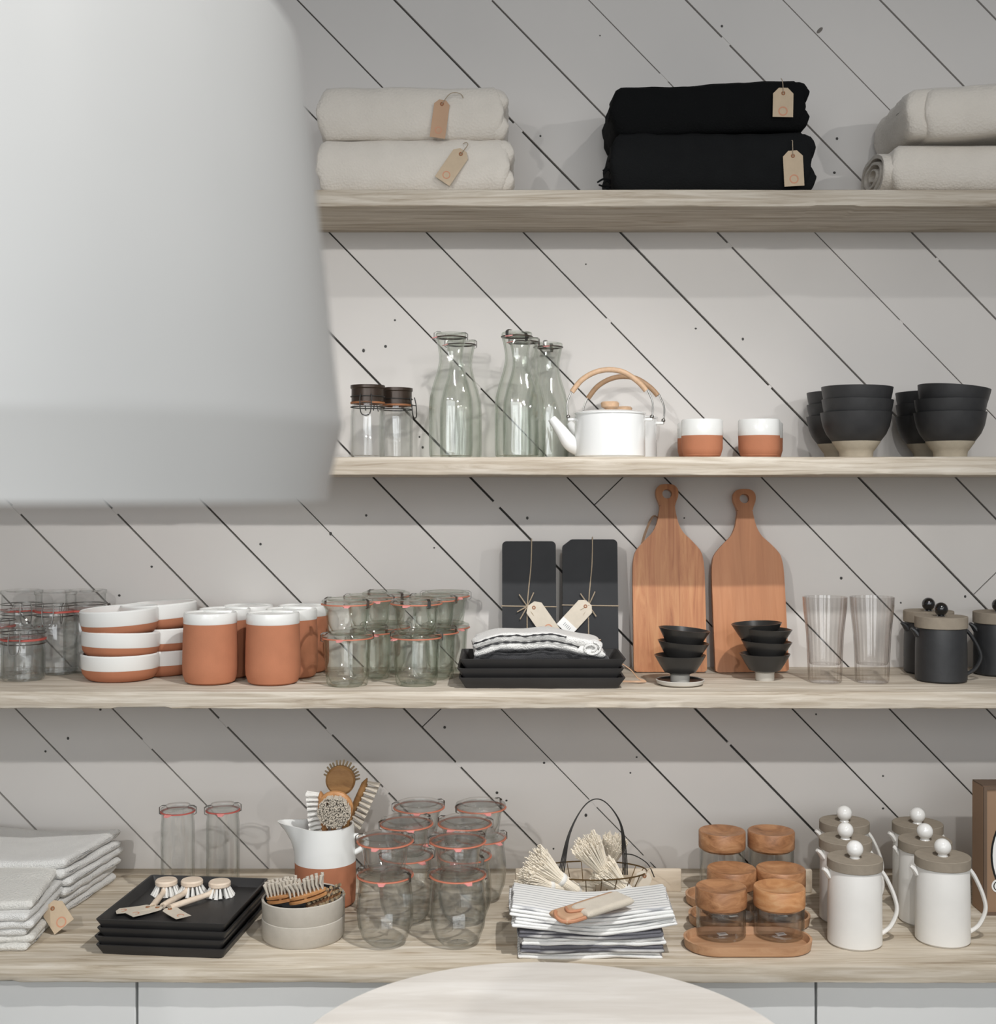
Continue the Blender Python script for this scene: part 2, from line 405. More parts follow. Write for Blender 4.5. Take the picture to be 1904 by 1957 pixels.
mb.add(g_box(WX1-WX0, .05, WZ1-WZ0), T((WX0+WX1)/2, .0375, WZ0), 1)
for px, py in ((1380, 50), (1147, 68), (1033, 260), (1600, 265), (1595, 330), (755, 612), (737, 662), (695, 670), (1330, 628), (1420, 648), (802, 835),
               (808, 855), (1008, 990), (830, 1047), (632, 1020), (498, 1040), (290, 1083), (228, 1138), (1308, 990), (1608, 1105), (1722, 1152), (950, 1515),
               (968, 1530), (1120, 1558), (1040, 1458), (850, 1390), (192, 1356), (130, 1411), (87, 1436), (1217, 1447), (1205, 1477), (1688, 1483),
               (1688, 1545), (1058, 1622), (1845, 1140), (1712, 245), (640, 1330), (1560, 1365), (700, 985), (1120, 505)):
    rr = random.uniform(.0019, .0034)
    mb.add(g_lathe([(0, 0), (rr, 0), (rr*.8, .0006), (0, .0007)], 9), T(wx(px), -.0002, wz(py)) @ R(90, 'X') @ S(1, random.uniform(.8, 1.3), 1), 2)
mb.add(g_lathe([(0, 0), (.007, 0), (.006, .0005), (0, .0006)], 12), T(wx(1567), -.0002, wz(58)) @ R(90, 'X') @ R(45, 'Z') @ S(1.3, .6, 1), 3)
wall = mb.build('wall_back', ['wall', 'gap', 'nail', 'knot'], smooth=False); wall['kind'] = 'structure'
fl = MB().add(g_box(5.2, 6.2, .05), T(.1, -3.1, -.05)).build('floor', 'floor', smooth=False); fl['kind'] = 'structure'

def plank(name, label, cat, mat, d_front, z_top, thick, seed, x0=-1.6, x1=1.75):
    dep = D-d_front; nx, ny = 220, 8; v = []; f = []
    # outline loop around the section: bevelled box with a worn front edge
    sec = [(0, 0), (-dep+.004, 0), (-dep+.001, .0012), (-dep, .004), (-dep, thick/2), (-dep, thick-.004), (-dep+.001, thick-.0012), (-dep+.004, thick), (0, thick)]
    for i in range(nx+1):
        x = x0+(x1-x0)*i/nx
        for j, (y, zz) in enumerate(sec):
            n = noise.noise(Vector((x*6, seed, j*.35)))*.0016+noise.noise(Vector((x*40, seed+3, j*.5)))*.0009
            if y < -.01:
                y += n; zz += n*.6
                if noise.noise(Vector((x*5+9, seed*2, 0))) > .38 and j in (1, 2, 3): zz += .003; y += .002
            v.append((x, y, zz-thick))
    m = len(sec)
    for i in range(nx):
        for k in range(m):
            k2 = (k+1) % m; f.append((i*m+k, i*m+k2, (i+1)*m+k2, (i+1)*m+k))
    f.append(tuple(range(m))); f.append(tuple(nx*m+k for k in range(m))[::-1])
    o = MB().add((v, f)).build(name, mat, None, (0, 0, z_top)); tag(o, label, cat); return o
plank('wooden_shelf', 'thick weathered wooden shelf at the top carrying the folded blankets', 'shelf', 'shelf', 2.55, Z1, .0354, 1)
plank('wooden_shelf', 'bleached wooden shelf holding glass carafes, kettles and black bowls', 'shelf', 'shelf', 2.49, Z2, .0366, 2)
plank('wooden_shelf', 'bleached wooden shelf holding cutting boards, slates and terracotta canisters', 'shelf', 'shelf', 2.45, Z3, .034, 3)
plank('wooden_countertop', 'long weathered wooden countertop over the white cabinets', 'countertop', 'counter', 2.222, Z0, .031, 4)
cz = Z0-.033
cabs = [(-1.66, -.654, 'white cabinet under the left end of the wooden countertop'), (-.652, .574, 'white cabinet under the middle of the countertop behind the round table'), (.576, 1.6, 'white cabinet under the right end of the wooden countertop')]
for x0, x1, lab in cabs:
    c = thing('base_cabinet', lab, 'cabinet', ((x0+x1)/2, -.27, 0), group='white base cabinets under the countertop'); w = x1-x0
    MB().add(g_box(w, .52, cz-.08), T(0, 0, .08)).add(g_box(w, .46, .08), T(0, .02, 0)).build('body', 'cab', c, smooth=False)
    MB().add(g_box(w-.003, .018, cz-.105, .001, 1), T(0, -.27, .1)).build('door', 'cab', c)

# ================================================================= FOREGROUND
d = .8
lamp = thing('pendant_lamp', 'huge white pendant lampshade, out of focus at the upper left', 'lamp', (X(60, d), d-D, ZC-.0045))
prof = [(q*2/3, w*2/3) for q, w in [(.283, 0), (.2855, .02), (.2965, .068), (.2985, .076), (.2965, .083), (.292, .12), (.279, .24), (.266, .36), (.2565, .44), (.252, .455), (.243, .468), (.21, .482), (.12, .497), (.04, .502)]]
inner = [(r-.0035, z-(.0035 if z > .29 else 0)) for r, z in prof][::-1]
lathe('lamp_shade', prof+inner, 'lampw', lamp, closed=True, seg=96)
lathe('bulb', [(0, .17), (.03, .18), (.038, .205), (.03, .235), (.015, .26), (.015, .28)], 'lampin', lamp)
lathe('socket', [(.016, .27), (.02, .275), (.02, .33), (.03, .334), (.03, .37), (.01, .385), (0, .385)], 'lampw', lamp)
MB().add(g_tube([(0, 0, .38), (0, 0, 1.55)], .004)).build('cord', 'iron', lamp)
MB().add(g_lathe([(0, 0), (.05, 0), (.05, .03), (0, .03)]), T(0, 0, 1.55)).build('ceiling_rose', 'lampw', lamp)

dB = 2.0; tz = ZC-(1836-HY)*dB/F; tr = .1757*dB
tab = thing('round_table', 'round whitewashed wooden table top in the foreground at the bottom', 'table', (X(1040, 1.75), dB-tr-D, 0))
lathe('tabletop', [(0, tz-.032), (tr-.02, tz-.032), (tr-.006, tz-.026), (tr, tz-.012), (tr-.001, tz-.004), (tr-.006, tz), (0, tz)], 'table', tab, seg=128)
lathe('pedestal', [(.03, .03), (.028, tz-.06), (.09, tz-.034), (.09, tz-.031)], 'lampw', tab)
lathe('foot', [(0, 0), (.2, 0), (.2, .012), (.05, .03), (0, .032)], 'lampw', tab)

# ================================================================= TAGS
def swing_tag(parent, loc, rot, w=.04, h=.062, mat='tan', string=None, bend=0, sticker=False, stamp=True):
    """cardboard tag hanging down from its eyelet, in local XZ"""
    mb = MB(); n = 10; c = w*.28; v = []; f = []
    outline = lambda z: w/2 if z > c+0 else w/2-(c-z)
    zs = [0, c]+[c+(h-c)*i/n for i in range(1, n+1)]
    for z in zs:
        y = -bend*(z/h)**2
        v += [(-outline(z), y-.0004, -z), (outline(z), y-.0004, -z), (outline(z), y+.0004, -z), (-outline(z), y+.0004, -z)]
    for i in range(len(zs)-1):
        for k in range(4): f.append((4*i+k, 4*i+(k+1) % 4, 4*i+4+(k+1) % 4, 4*i+4+k))
    f += [(0, 1, 2, 3), tuple(4*len(zs)-4+k for k in (3, 2, 1, 0))]
    mb.add((v, f), None, 0)
    hz = -c*.95
    mb.add(g_lathe([(.0018, 0), (.0042, 0), (.004, .0009), (.002, .0011)], 14, closed=True), T(0, -.0005, hz) @ R(90, 'X'), 1)
    if stamp:
        zz = -h*.8; mb.add(g_lathe([(w*.17, 0), (w*.23, 0), (w*.23, .0003), (w*.17, .0003)], 20, closed=True), T(0, -bend*.64-.0005, zz) @ R(90, 'X'), 2)
    if sticker:
        mb.add(g_box(w*.98, .0006, h*.27), T(0, -.0008, -h), 3)
        for i in range(5): mb.add(g_box(.0011, .0003, h*.09), T(-w*.2+i*w*.1, -.0012, -h*.9), 4)
    o = mb.build('price_tag', [mat, 'eyelet', 'stamp', 'paper', 'ink'], parent, loc, rot, smooth=False)
    if string:
        MB().add(g_tube(catmull([(0, -.001, hz)]+string, 5), .0009, 6)).build('string', 'twine', o)
    return o

# ================================================================= TOP SHELF: BLANKETS
def blanket(label, w, d, h, mat, loc, seed, group, layers=2, side=1, sag=None, amp=.004, fringe=False):
    b = thing('folded_blanket', label, 'blanket', loc, group=group)
    mb = MB(); mb.add(g_slab(w, d, h, seed, amp, sag=sag, edge=.006))
    # folded edges showing at the end as stacked lips
    for i in range(layers):
        t = h/layers; mb.add(g_slab(.05, d*.97, t*1.02, seed+i+2, .002, nx=6, sag=sag and (lambda x, y: sag(x+side*(w/2-.02), y))), T(side*(w/2-.015), .004, t*i-.0005))
    mb.build('cloth', mat, b, angle=70)
    if fringe:
        mf = MB(); random.seed(seed)
        for i in range(7):
            y = -d/2+.02+random.random()*.06; z = random.uniform(.005, .05); L = random.uniform(.015, .03)
            mf.add(g_tube(catmull([(0, y, z), (-L*.5, y-.004, z+random.uniform(-.002, .006)), (-L, y-.008, z+random.uniform(-.008, .008))], 4), lambda t: .0028-.001*t, 6))
        mf.build('fringe', mat, b, (-w/2+.004, 0, 0))
    return b
G1 = 'cream wool blankets on the top shelf'; dm = 2.675
cx = X(787, 2.57)
b = blanket('lower cream wool blanket of the pair beside the lampshade', .40, .22, .111, 'cream', (cx+.002, dm-D, Z1), 1, G1)
swing_tag(b, (X(884, 2.56)-cx, -.1145, .083), (radians(-3), radians(34), 0), .036, .078, string=[(.002, -.004, .012), (-.004, .0, .017), (-.009, .004, .012)])
b = blanket('upper cream wool blanket of the pair beside the lampshade', .387, .22, .107, 'cream', (cx-.004, dm-D, Z1+.1115), 5, G1)
swing_tag(b, (X(846, 2.56)-cx+.004, -.115, .075), (radians(2), radians(8), 0), .032, .078, 'leather', string=[(.012, -.002, .012), (.024, -.001, .018), (.036, .002, .017), (.041, .006, .011)])
G2 = 'black wool blankets on the top shelf'
cx = X(1360, 2.57)
b = blanket('lower black wool blanket with fringe, under the other black one', .416, .22, .125, 'charcoal', (cx, dm-D, Z1), 8, G2, fringe=True)
swing_tag(b, (X(1515, 2.56)-cx, -.1155, .082), (0, radians(-3), 0), .041, .073, string=[(0, -.003, .012), (.001, 0, .02), (0, .004, .022)])
b = blanket('upper black wool blanket lying on the other black one', .402, .215, .102, 'black', (cx-.006, dm-D, Z1+.1255), 11, G2, sag=lambda x, y: .006*sin(x*9))
swing_tag(b, (X(1498, 2.56)-cx+.006, -.1125, .0865), (0, radians(1), 0), .042, .06, string=[(-.002, -.002, .01), (-.004, 0, .018), (-.004, .004, .02)])
# rolled blanket, spiral section
def g_roll(w, ry, rz, turns=3.2, n=70, th=.010):
    v = []; f = []; pts = []
    for i in range(n+1):
        t = i/n; a = -pi/2+2*pi*turns*t; q = .16+.84*t
        pts.append((q*(ry)*cos(a), q*(rz)*sin(a)))
    loop = pts+[(y*(1-th/ry), z*(1-th/rz)) for y, z in pts][::-1]
    xs = [-w/2, -w/2+.004]+[-w/2+.03+(w-.06)*i/16 for i in range(17)]+[w/2]
    m = len(loop)
    for j, x in enumerate(xs):
        s = .985 if j in (0, len(xs)-1) else 1
        for k, (y, z) in enumerate(loop): v.append((x+noise.noise(Vector((y*30, z*30, x)))*.003, y*s+noise.noise(Vector((x*9, y*20, z*20)))*.002, z*s+noise.noise(Vector((x*9, z*20, 3)))*.002))
    for j in range(len(xs)-1):
        for k in range(m): f.append((j*m+k, j*m+(k+1) % m, (j+1)*m+(k+1) % m, (j+1)*m+k))
    for j in (0, len(xs)-1):
        for k in range(n): f.append((j*m+k, j*m+k+1, j*m+m-2-k, j*m+m-1-k))
    return v, f
rx = X(1695, 2.6)+.19
b = thing('rolled_blanket', 'cream wool blanket with a rolled end, lowest at the right end of the top shelf', 'blanket', (rx, -.125, Z1), group=G1)
MB().add(g_roll(.40, .105, .054), T(0, 0, .0555)).add(g_slab(.385, .19, .095, 31, .001), T(.008, 0, .008)).build('cloth', 'cream', b, angle=70)
b = thing('folded_blanket', 'cream wool blanket with a drooping fold, topmost at the right end of the top shelf', 'blanket', (rx+.022, -.128, Z1+.111), group=G1)
sg = lambda x, y: -.010*math.exp(-((x+.15)/.05)**2)+.012*math.exp(-((x+.02)/.07)**2)-.006
MB().add(g_slab(.37, .235, .10, 41, .006, sag=lambda x, y: (.004+.014*math.exp(-((x-.05)/.1)**2)), edge=.006)).build('cloth', 'cream', b, angle=70)
MB().add(g_slab(.345, .24, .10, 45, .004, sag=lambda x, y: -.006+.016*math.exp(-((x-.05)/.1)**2)), T(.024, -.006, .006)).build('outer_fold', 'cream', b, angle=70)

# ================================================================= GLASS
def weck(label, loc, body, rim, cat='jar', ringmat='ring', glass='glassg', group=None, tabang=-90, name='preserving_jar', clips=(20, 200), lidh=.012):
    """body: outer profile from the base to the rim; rim: rim radius"""
    j = thing(name, label, cat, loc, group=group); h = body[-1][1]
    inn = [(max(r-.0028, .001), z) for r, z in body[::-1] if z > .004]+[(body[1][0]*.8, .0055), (0, .0045)]
    lathe('glass_body', [(0, .0015), (body[0][0]*.7, .0018), (body[0][0]*.8, .0)]+body+inn, glass, j, seg=40)
    lathe('glass_lid', [(0, h+.0012), (rim-.008, h+.0012), (rim, h+.002), (rim+.001, h+.006), (rim-.0005, h+.009), (rim-.006, h+.0105), (rim-.009, h+lidh), (rim-.012, h+.008), (0, h+.0075)], glass, j, seg=40)
    mr = MB().add(g_lathe([(rim-.003, h-.0006), (rim+.0018, h-.0006), (rim+.0022, h+.0005), (rim+.0018, h+.0016), (rim-.003, h+.0016)], 40, closed=True), None, 0)
    tabp = [(rim+.001, -.008), (rim+.010, -.0045), (rim+.010, .0045), (rim+.001, .008)]
    g = ([(x, y, h-.0005-.25*(x-rim)) for x, y in tabp]+[(x, y, h+.0012-.25*(x-rim)) for x, y in tabp], [(0, 1, 2, 3), (7, 6, 5, 4)]+[(i, (i+1) % 4, (i+1) % 4+4, i+4) for i in range(4)])
    mr.add(g, R(tabang, 'Z'), 1)
    mr.build('rubber_ring', [ringmat, 'ringp'], j)
    for a in clips:
        mc = MB(); P = [(rim-.009, 0, h+.0125), (rim-.001, 0, h+.0125), (rim+.0045, 0, h+.009), (rim+.0045, 0, h-.004), (rim-.0, 0, h-.006)]
        for i in range(4):
            p, q = Vector(P[i]), Vector(P[i+1]); mc.add(g_tube([p, q], .0042, 6, flat=.16))
        mc.build('clip', 'steel', j, rot=(0, 0, radians(a)))
    return j
# --- carafes on the second shelf
def carafe(label, loc, sc=1):
    body = [(.040, .0), (.0445, .005), (.0455, .02), (.0455, .10), (.044, .125), (.038, .15), (.029, .178), (.0245, .20), (.0245, .215), (.028, .235), (.0315, .249)]
    j = weck(label, loc, body, .031, 'carafe', 'lidbrown', name='glass_carafe', tabang=200, clips=(15, 195), lidh=.010)
    return j
zz = Z2
multi(carafe, [
    ('tall lidded glass carafe, front left of the carafes', at(862, 2.58, zz)),
    ('lidded glass carafe half hidden behind the front left one', at(881, 2.705, zz)),
    ('tall lidded glass carafe standing in front, nearest the kettle spouts', at(988, 2.567, zz), (0, 0, radians(40))),
    ('lidded glass carafe mostly hidden directly behind the front right one', at(1002, 2.66, zz), (0, 0, radians(10))),
    ('shorter-looking lidded glass carafe at the wall, just left of the kettle', at(1048, 2.75, zz), (0, 0, radians(60)))], 'lidded glass carafes')
def swing_jar(label, loc, r=.0355, h=.152, lid='lidbrown', seal='eyelet', nk=.9):
    j = thing('clip_top_jar', label, 'jar', loc)
    hb = h*.74
    body = [(r*.9, 0), (r, .006), (r, hb*.78), (r*.97, hb*.88), (r*nk, hb*.94), (r*nk, hb)]
    inn = [(q-.0028, z) for q, z in body[::-1] if z > .004]
    lathe('glass_body', [(0, .0018)]+body+inn+[(0, .007)], 'glass', j)
    lathe('rubber_seal', [(r*nk-.004, hb+.001), (r*nk+.004, hb+.001), (r*nk+.004, hb+.0048), (r*nk-.004, hb+.0048)], seal, j, closed=True)
    lathe('lid', [(0, hb+.006), (r*nk+.002, hb+.006), (r*nk+.002, h-.008), (r*nk+.004, h-.006), (r*nk+.004, h), (r*nk-.004, h+.001), (r*nk-.008, h-.003), (0, h-.003)], 'glass' if lid == 'glass' else lid, j)
    mw = MB()
    for zq in (hb-.006, hb+.016): mw.add(g_tube([(p[0], p[1], zq) for p in circ(28, r*nk+.0035)], .0011, 6, True))
    a = r*nk+.006
    mw.add(g_tube(catmull([(-.011, -a, hb+.020), (-.012, -a-.004, hb+.002), (-.008, -a-.006, hb-.022), (.008, -a-.006, hb-.022), (.012, -a-.004, hb+.002), (.011, -a, hb+.020)], 5), .0012, 6))
    mw.add(g_tube([(-.012, -a-.004, hb+.002), (.012, -a-.004, hb+.002)], .0012, 6))
    mw.add(g_tube(catmull([(-.008, a, hb-.01), (-.009, a+.004, hb+.012), (.009, a+.004, hb+.012), (.008, a, hb-.01)], 5), .0012, 6))
    mw.build('wire_bail', 'iron' if lid != 'glass' else 'steel', j)
    return j
multi(lambda l, p: swing_jar(l, p), [
    ('clip-top glass jar with dark lid, half behind the lampshade edge', at(703, 2.6, Z2)),
    ('clip-top glass jar with dark lid, between the lamp and the carafes', at(757, 2.67, Z2), (0, 0, radians(70)))], 'dark lidded clip-top jars')

# --- kettles
def kettle(label, loc, cane='rattan'):
    k = thing('enamel_kettle', label, 'kettle', loc)
    r, h = .0725, .089
    lathe('body', [(0, .001), (r-.004, 0), (r, .004), (r, h-.006), (r-.001, h), (r-.006, h), (r-.006, .006), (0, .006)], 'enamel', k, seg=56)
    lathe('lid', [(r-.007, h-.002), (r+.0015, h+.0005), (r+.0015, h+.003), (r-.006, h+.006), (r*.6, h+.0085), (.012, h+.010), (0, h+.010)], 'enamel', k, seg=56)
    lathe('lid_knob', [(.009, h+.010), (.010, h+.012), (.018, h+.016), (.019, h+.024), (.016, h+.027), (0, h+.028)], 'rattan', k)
    P = catmull([(-r+.012, 0, .022), (-r-.010, 0, .032), (-r-.028, 0, .056), (-r-.048, 0, .082)], 5)
    MB().add(g_tube(P, lambda t: .021-.0125*t, 16)).build('spout', 'enamel', k)
    for s in (-1, 1):
        MB().add(g_box(.018, .016, .006, .002), T(s*(r+.006), 0, h-.013)).build('lug', 'enamel', k)
        c = s*(r+.014)
        MB().add(g_tube(catmull([(c, 0, h-.012), (c+s*.002, 0, h+.012), (c+s*.001, 0, h+.028), (c-s*.010, 0, h+.054)], 5), .0018, 6)).add(g_sphere(.0045, 10, 6), T(c, 0, h-.004)).build('handle_wire', 'steel', k)
    A = [(-r-.006, 0, h+.047), (-.058, 0, h+.072), (-.03, 0, h+.088), (0, 0, h+.093), (.03, 0, h+.087), (.058, 0, h+.068), (r+.002, 0, h+.05)]
    MB().add(g_tube(catmull(A, 7), .0056, 12)).build('cane_grip', cane, k)
    return k
p = at(1166, 2.568, Z2); kettle('white enamel kettle with cane-wrapped arched handle, the front one', p)['group'] = 'white enamel kettles'
k2 = kettle('white enamel kettle with darker cane handle, behind the front kettle', at(1192, 2.716, Z2), 'rattan2'); k2['group'] = 'white enamel kettles'
k2.rotation_euler[2] = radians(-14)

# --- cups
def cup(label, loc, r=.043, h=.081, band=.034):
    c = thing('terracotta_cup', label, 'cup', loc)
    hb = h-band
    lathe('clay_body', [(0, .001), (r*.74, 0), (r*.9, .006), (r*.99, .02), (r, hb), (r-.004, hb), (r-.004, .006), (0, .006)], 'terra', c)
    lathe('glazed_rim', [(r, hb), (r+.0006, hb+.002), (r+.0002, h-.003), (r-.002, h), (r-.004, h-.002), (r-.0045, hb)], 'glaze', c, closed=True)
    return c
multi(cup, [('small terracotta cup with white rim, front left of the four', at(1342, 2.6, Z2)),
            ('small terracotta cup with white rim, peeking out behind the front left cup', at(1333, 2.72, Z2)),
            ('small terracotta cup with white rim, front right, nearer the black bowls', at(1451, 2.6, Z2)),
            ('small terracotta cup with white rim, hidden behind the front right cup', at(1458, 2.72, Z2))], 'small terracotta cups')
# --- black bowls
def bowl(label, loc):
    b = thing('black_bowl', label, 'bowl', loc); r, h = .0725, .094
    o = [(.0375, .027), (.050, .036), (.0605, .050), (.0672, .066), (.0702, .080), (.0725, h)]
    lathe('bowl_body', o+[(r-.003, h+.0005)]+[(q-.005, z+.004) for q, z in o[:-1][::-1]]+[(0, .03)], 'blackcer', b, seg=56)
    lathe('raw_clay_foot', [(0, .008), (.026, .006), (.0285, 0), (.033, 0), (.0345, .013), (.0385, .018), (.0485, .0325), (.0490, .0345), (.0375, .0272), (0, .027)], 'sand', b, seg=56)
    return b
spots = []
for nm, px, dd, tl in (('front stack nearer the cups', 1637, 2.58, (0, 1.2, 1)), ('back stack nearer the cups', 1607, 2.715, (0, 0, 0)), ('front stack at the right end of the shelf', 1816, 2.58, (0, .5, 5.5)), ('back stack at the right end of the shelf', 1778, 2.715, (0, 0, 0))):
    for i, w in enumerate(('bottom', 'middle', 'top')):
        spots.append((f'{w} black bowl of the {nm}', at(px, dd, Z2+.0262*i)+Vector((random.uniform(-.0006, .0006), 0, 0)), (0, radians(tl[i]), 0)))
multi(bowl, spots, 'stacked black bowls on raw clay feet')

# ================================================================= THIRD SHELF
def red_jar(label, loc, r=.047, h=.178, nk=.86):
    return swing_jar(label, loc, r, h, 'glass', 'ringr', nk)
p0 = red_jar('tall clip-top jar with red seal, beside the stacked terracotta dishes', on(107, 1292, 3, .047)); p0['group'] = 'clip-top jars with red rubber seals'
dup(p0, at(42, 2.735, Z3+0)+Vector((0, 0, 0)), radians(30), 'tall clip-top jar with red seal, at the wall on the far left', p0['group'])
dup(p0, at(164, 2.74, Z3), radians(-60), 'tall clip-top jar with red seal, at the wall behind the terracotta dishes', p0['group'])
j = red_jar('medium clip-top jar with red seal, cut off by the left edge of the photo', at(-5, 2.65, Z3), .038, .142); j['group'] = p0['group']
j = red_jar('small clip-top jar with red seal, in front at the left end of the shelf', on(45, 1305, 3, .044), .044, .112, .95); j['group'] = p0['group']
for o in bpy.data.objects:
    pass
# stacked dishes
def dish(label, loc, r=.081, h=.056):
    c = thing('terracotta_dish', label, 'dish', loc); hb = h-.031
    lathe('clay_body', [(0, .001), (r*.74, 0), (r*.86, .004), (r*.96, .015), (r*.985, hb), (r*.985-.004, hb), (r*.8, .008), (0, .006)], 'terra', c, seg=56)
    lathe('glazed_rim', [(r*.985, hb), (r, hb+.002), (r+.0005, h-.003), (r-.002, h), (r-.0045, h-.002), (r-.005, hb)], 'glaze', c, closed=True, seg=56)
    return c
b0 = on(231, 1308, 3, .081); bk = at(304, 2.705, Z3)
multi(dish, [('bottom terracotta dish with white rim, front stack of three', b0),
             ('middle terracotta dish with white rim, front stack of three', b0+Vector((0, 0, .0455)), (radians(-2), radians(1.5), 0)),
             ('top terracotta dish with white rim, front stack of three', b0+Vector((0, 0, .093)), (radians(1), radians(-2.4), 0)),
             ('bottom terracotta dish with white rim, back stack by the wall', bk),
             ('middle terracotta dish with white rim, back stack by the wall', bk+Vector((0, 0, .047))),
             ('top terracotta dish with white rim, back stack by the wall', bk+Vector((.002, 0, .097)), (0, radians(-3.5), 0))], 'stacked terracotta dishes')
def canister(label, loc, r=.0565, h=.145):
    c = thing('terracotta_canister', label, 'canister', loc); hb = h-.022
    lathe('clay_body', [(0, .001), (r*.78, 0), (r*.9, .004), (r*.985, .018), (r, .035), (r*.985, hb*.7), (r*.955, hb), (r*.9, hb), (r*.9, .01), (0, .008)], 'terra', c, seg=56)
    lathe('white_lid', [(r*.955, hb), (r*.968, hb+.0015), (r*.968, h-.004), (r*.94, h), (r*.90, h-.0005), (r*.86, h-.003), (0, h-.003)], 'glaze', c, seg=56)
    return c
multi(canister, [('terracotta canister with white lid, front left, beside the dish stack', on(402, 1312, 3, .0565)),
                 ('terracotta canister with white lid, front right, nearer the glass jars', on(522, 1313, 3, .0565)),
                 ('terracotta canister with white lid, second row behind the front left one', at(430, 2.655, Z3)),
                 ('terracotta canister with white lid, by the wall behind the left pair', at(474, 2.735, Z3)),
                 ('terracotta canister with white lid, second row behind the front right one', at(557, 2.655, Z3)),
                 ('terracotta canister with white lid, by the wall next to the glass jars', at(577, 2.735, Z3)+Vector((.003, 0, 0)))], 'terracotta canisters with white lids')
# stacked preserving jars
def wk_tall(label, loc): return weck(label, loc, [(.038, 0), (.042, .004), (.044, .02), (.0475, .085), (.049, .092), (.0515, .096)], .0515, tabang=-100, clips=(25, 205))
def wk_low(label, loc): return weck(label, loc, [(.036, 0), (.039, .004), (.0415, .02), (.045, .050), (.048, .055), (.0515, .060)], .0515, tabang=-85, clips=(150, -35))
cols = [('front of the left row', on(664, 1316, 3, .05), 0), ('middle of the left row', at(706, 2.635, Z3), 30), ('back of the left row', at(738, 2.735, Z3), -20),
        ('front of the right row', on(796, 1315, 3, .05), -40), ('middle of the right row', at(829, 2.635, Z3), 10), ('back of the right row', at(852, 2.735, Z3), 50)]
GJ = 'stacked glass preserving jars on the third shelf'
multi(wk_tall, [(f'taller glass jar with orange ring, lower of two at the {n}', p, (0, 0, radians(a))) for n, p, a in cols], GJ)
multi(wk_low, [(f'short glass jar with orange ring, on top at the {n}', p+Vector((0, 0, .1045)), (0, 0, radians(a*.6))) for n, p, a in cols], GJ)

# slate boards
def slate(label, loc, w, h, clipc, tagang, tagx, sticker, rx):
    s = thing('slate_board', label, 'board', loc, rot=(radians(-rx), 0, 0)); t = .012; r = .010
    pts = []
    for cx_, cz_, a0 in ((w/2-r, r, -90), (w/2-r, h-r, 0), (-w/2+r, h-r, 90), (-w/2+r, r, 180)):
        if clipc and a0 == 90:
            pts += [(-w/2+.022, h), (-w/2+.018, h-.001), (-w/2+.001, h-.014), (-w/2, h-.018)]; continue
        pts += [(cx_+r*cos(radians(a0+i*15)), cz_+r*sin(radians(a0+i*15))) for i in range(7)]
    MB().add(g_prism(pts, t), T(0, -t/2, 0)).build('slate', 'slate', s, smooth=False)
    zc = h*.50; xk = -.004
    yb = -t-.001
    mt = MB()
    mt.add(g_tube(catmull([(.006, yb+t+.003, h+.001), (.006, yb, h+.001), (.004, yb, h*.8), (xk, yb, zc), (xk, yb, .03), (xk, yb, .0)], 4), .0013, 6))
    mt.add(g_tube([(-w/2-.001, yb+t, zc+.001), (-w/2-.001, yb, zc+.001), (xk, yb, zc), (w/2+.001, yb, zc-.001), (w/2+.001, yb+t, zc-.001)], .0013, 6))
    for q in ((-.018, .026), (-.022, -.012), (.014, .03), (.016, -.024), (-.016, -.028)):
        mt.add(g_tube(catmull([(xk, yb, zc), (xk+q[0]*.5, yb-.004, zc+q[1]*.5), (xk+q[0], yb-.004, zc+q[1])], 4), .0013, 6))
    mt.add(g_sphere(.004, 10, 6), T(xk, yb-.001, zc)); mt.build('twine', 'twine', s)
    swing_tag(s, (xk+tagx, yb-.004, zc+.006), (radians(-2), radians(tagang), 0), .040, .082, 'tanw', sticker=sticker, stamp=not sticker)
    return s
slate('upright black slate board tied with twine, left of the pair', (X(1012, 2.70), -.085, Z3), .118, .286, False, -35, .008, False, 7)
slate('upright black slate board with a clipped corner, right of the pair', (X(1130, 2.70), -.085, Z3), .121, .290, True, 43, 0, True, 7)

# black rectangular trays
def g_tray(w, d, h, fl, t=.004, n=1):
    def loop(a, b, z, r=.006):
        P = []
        for sx, sy, a0 in ((1, 1, 0), (-1, 1, 90), (-1, -1, 180), (1, -1, 270)):
            for i in range(4):
                q = radians(a0+30*i); P.append((sx*(a/2-r)+r*cos(q), sy*(b/2-r)+r*sin(q), z))
        return P
    L = [loop(w-2*fl, d-2*fl, 0), loop(w, d, h-.001), loop(w, d, h), loop(w-2*t, d-2*t, h), loop(w-2*fl-2*t, d-2*fl-2*t, t)]
    v = sum(L, []); m = 16; f = [tuple(range(m))[::-1], tuple(4*m+k for k in range(m))]
    for j in range(4):
        for k in range(m): f.append((j*m+k, j*m+(k+1) % m, (j+1)*m+(k+1) % m, (j+1)*m+k))
    return v, f
def tray3(label, loc): o = MB().add(g_tray(.332, .17, .0235, .014)).build('black_tray', 'blackwood', None, loc); return tag(o, label, 'tray')
tc = Vector((X(1034, 2.55), 2.56-D, Z3)); G = 'black rectangular trays on the third shelf'
multi(tray3, [('bottom black rectangular tray of the three under the towels', tc, (0, 0, 0)), ('middle black rectangular tray of the three under the towels', tc+Vector((-.003, 0, .0185)), (0, 0, 0)),
              ('top black rectangular tray of the three, holding folded towels', tc+Vector((.001, 0, .037)), (0, 0, 0))], G)
z = Z3+.043
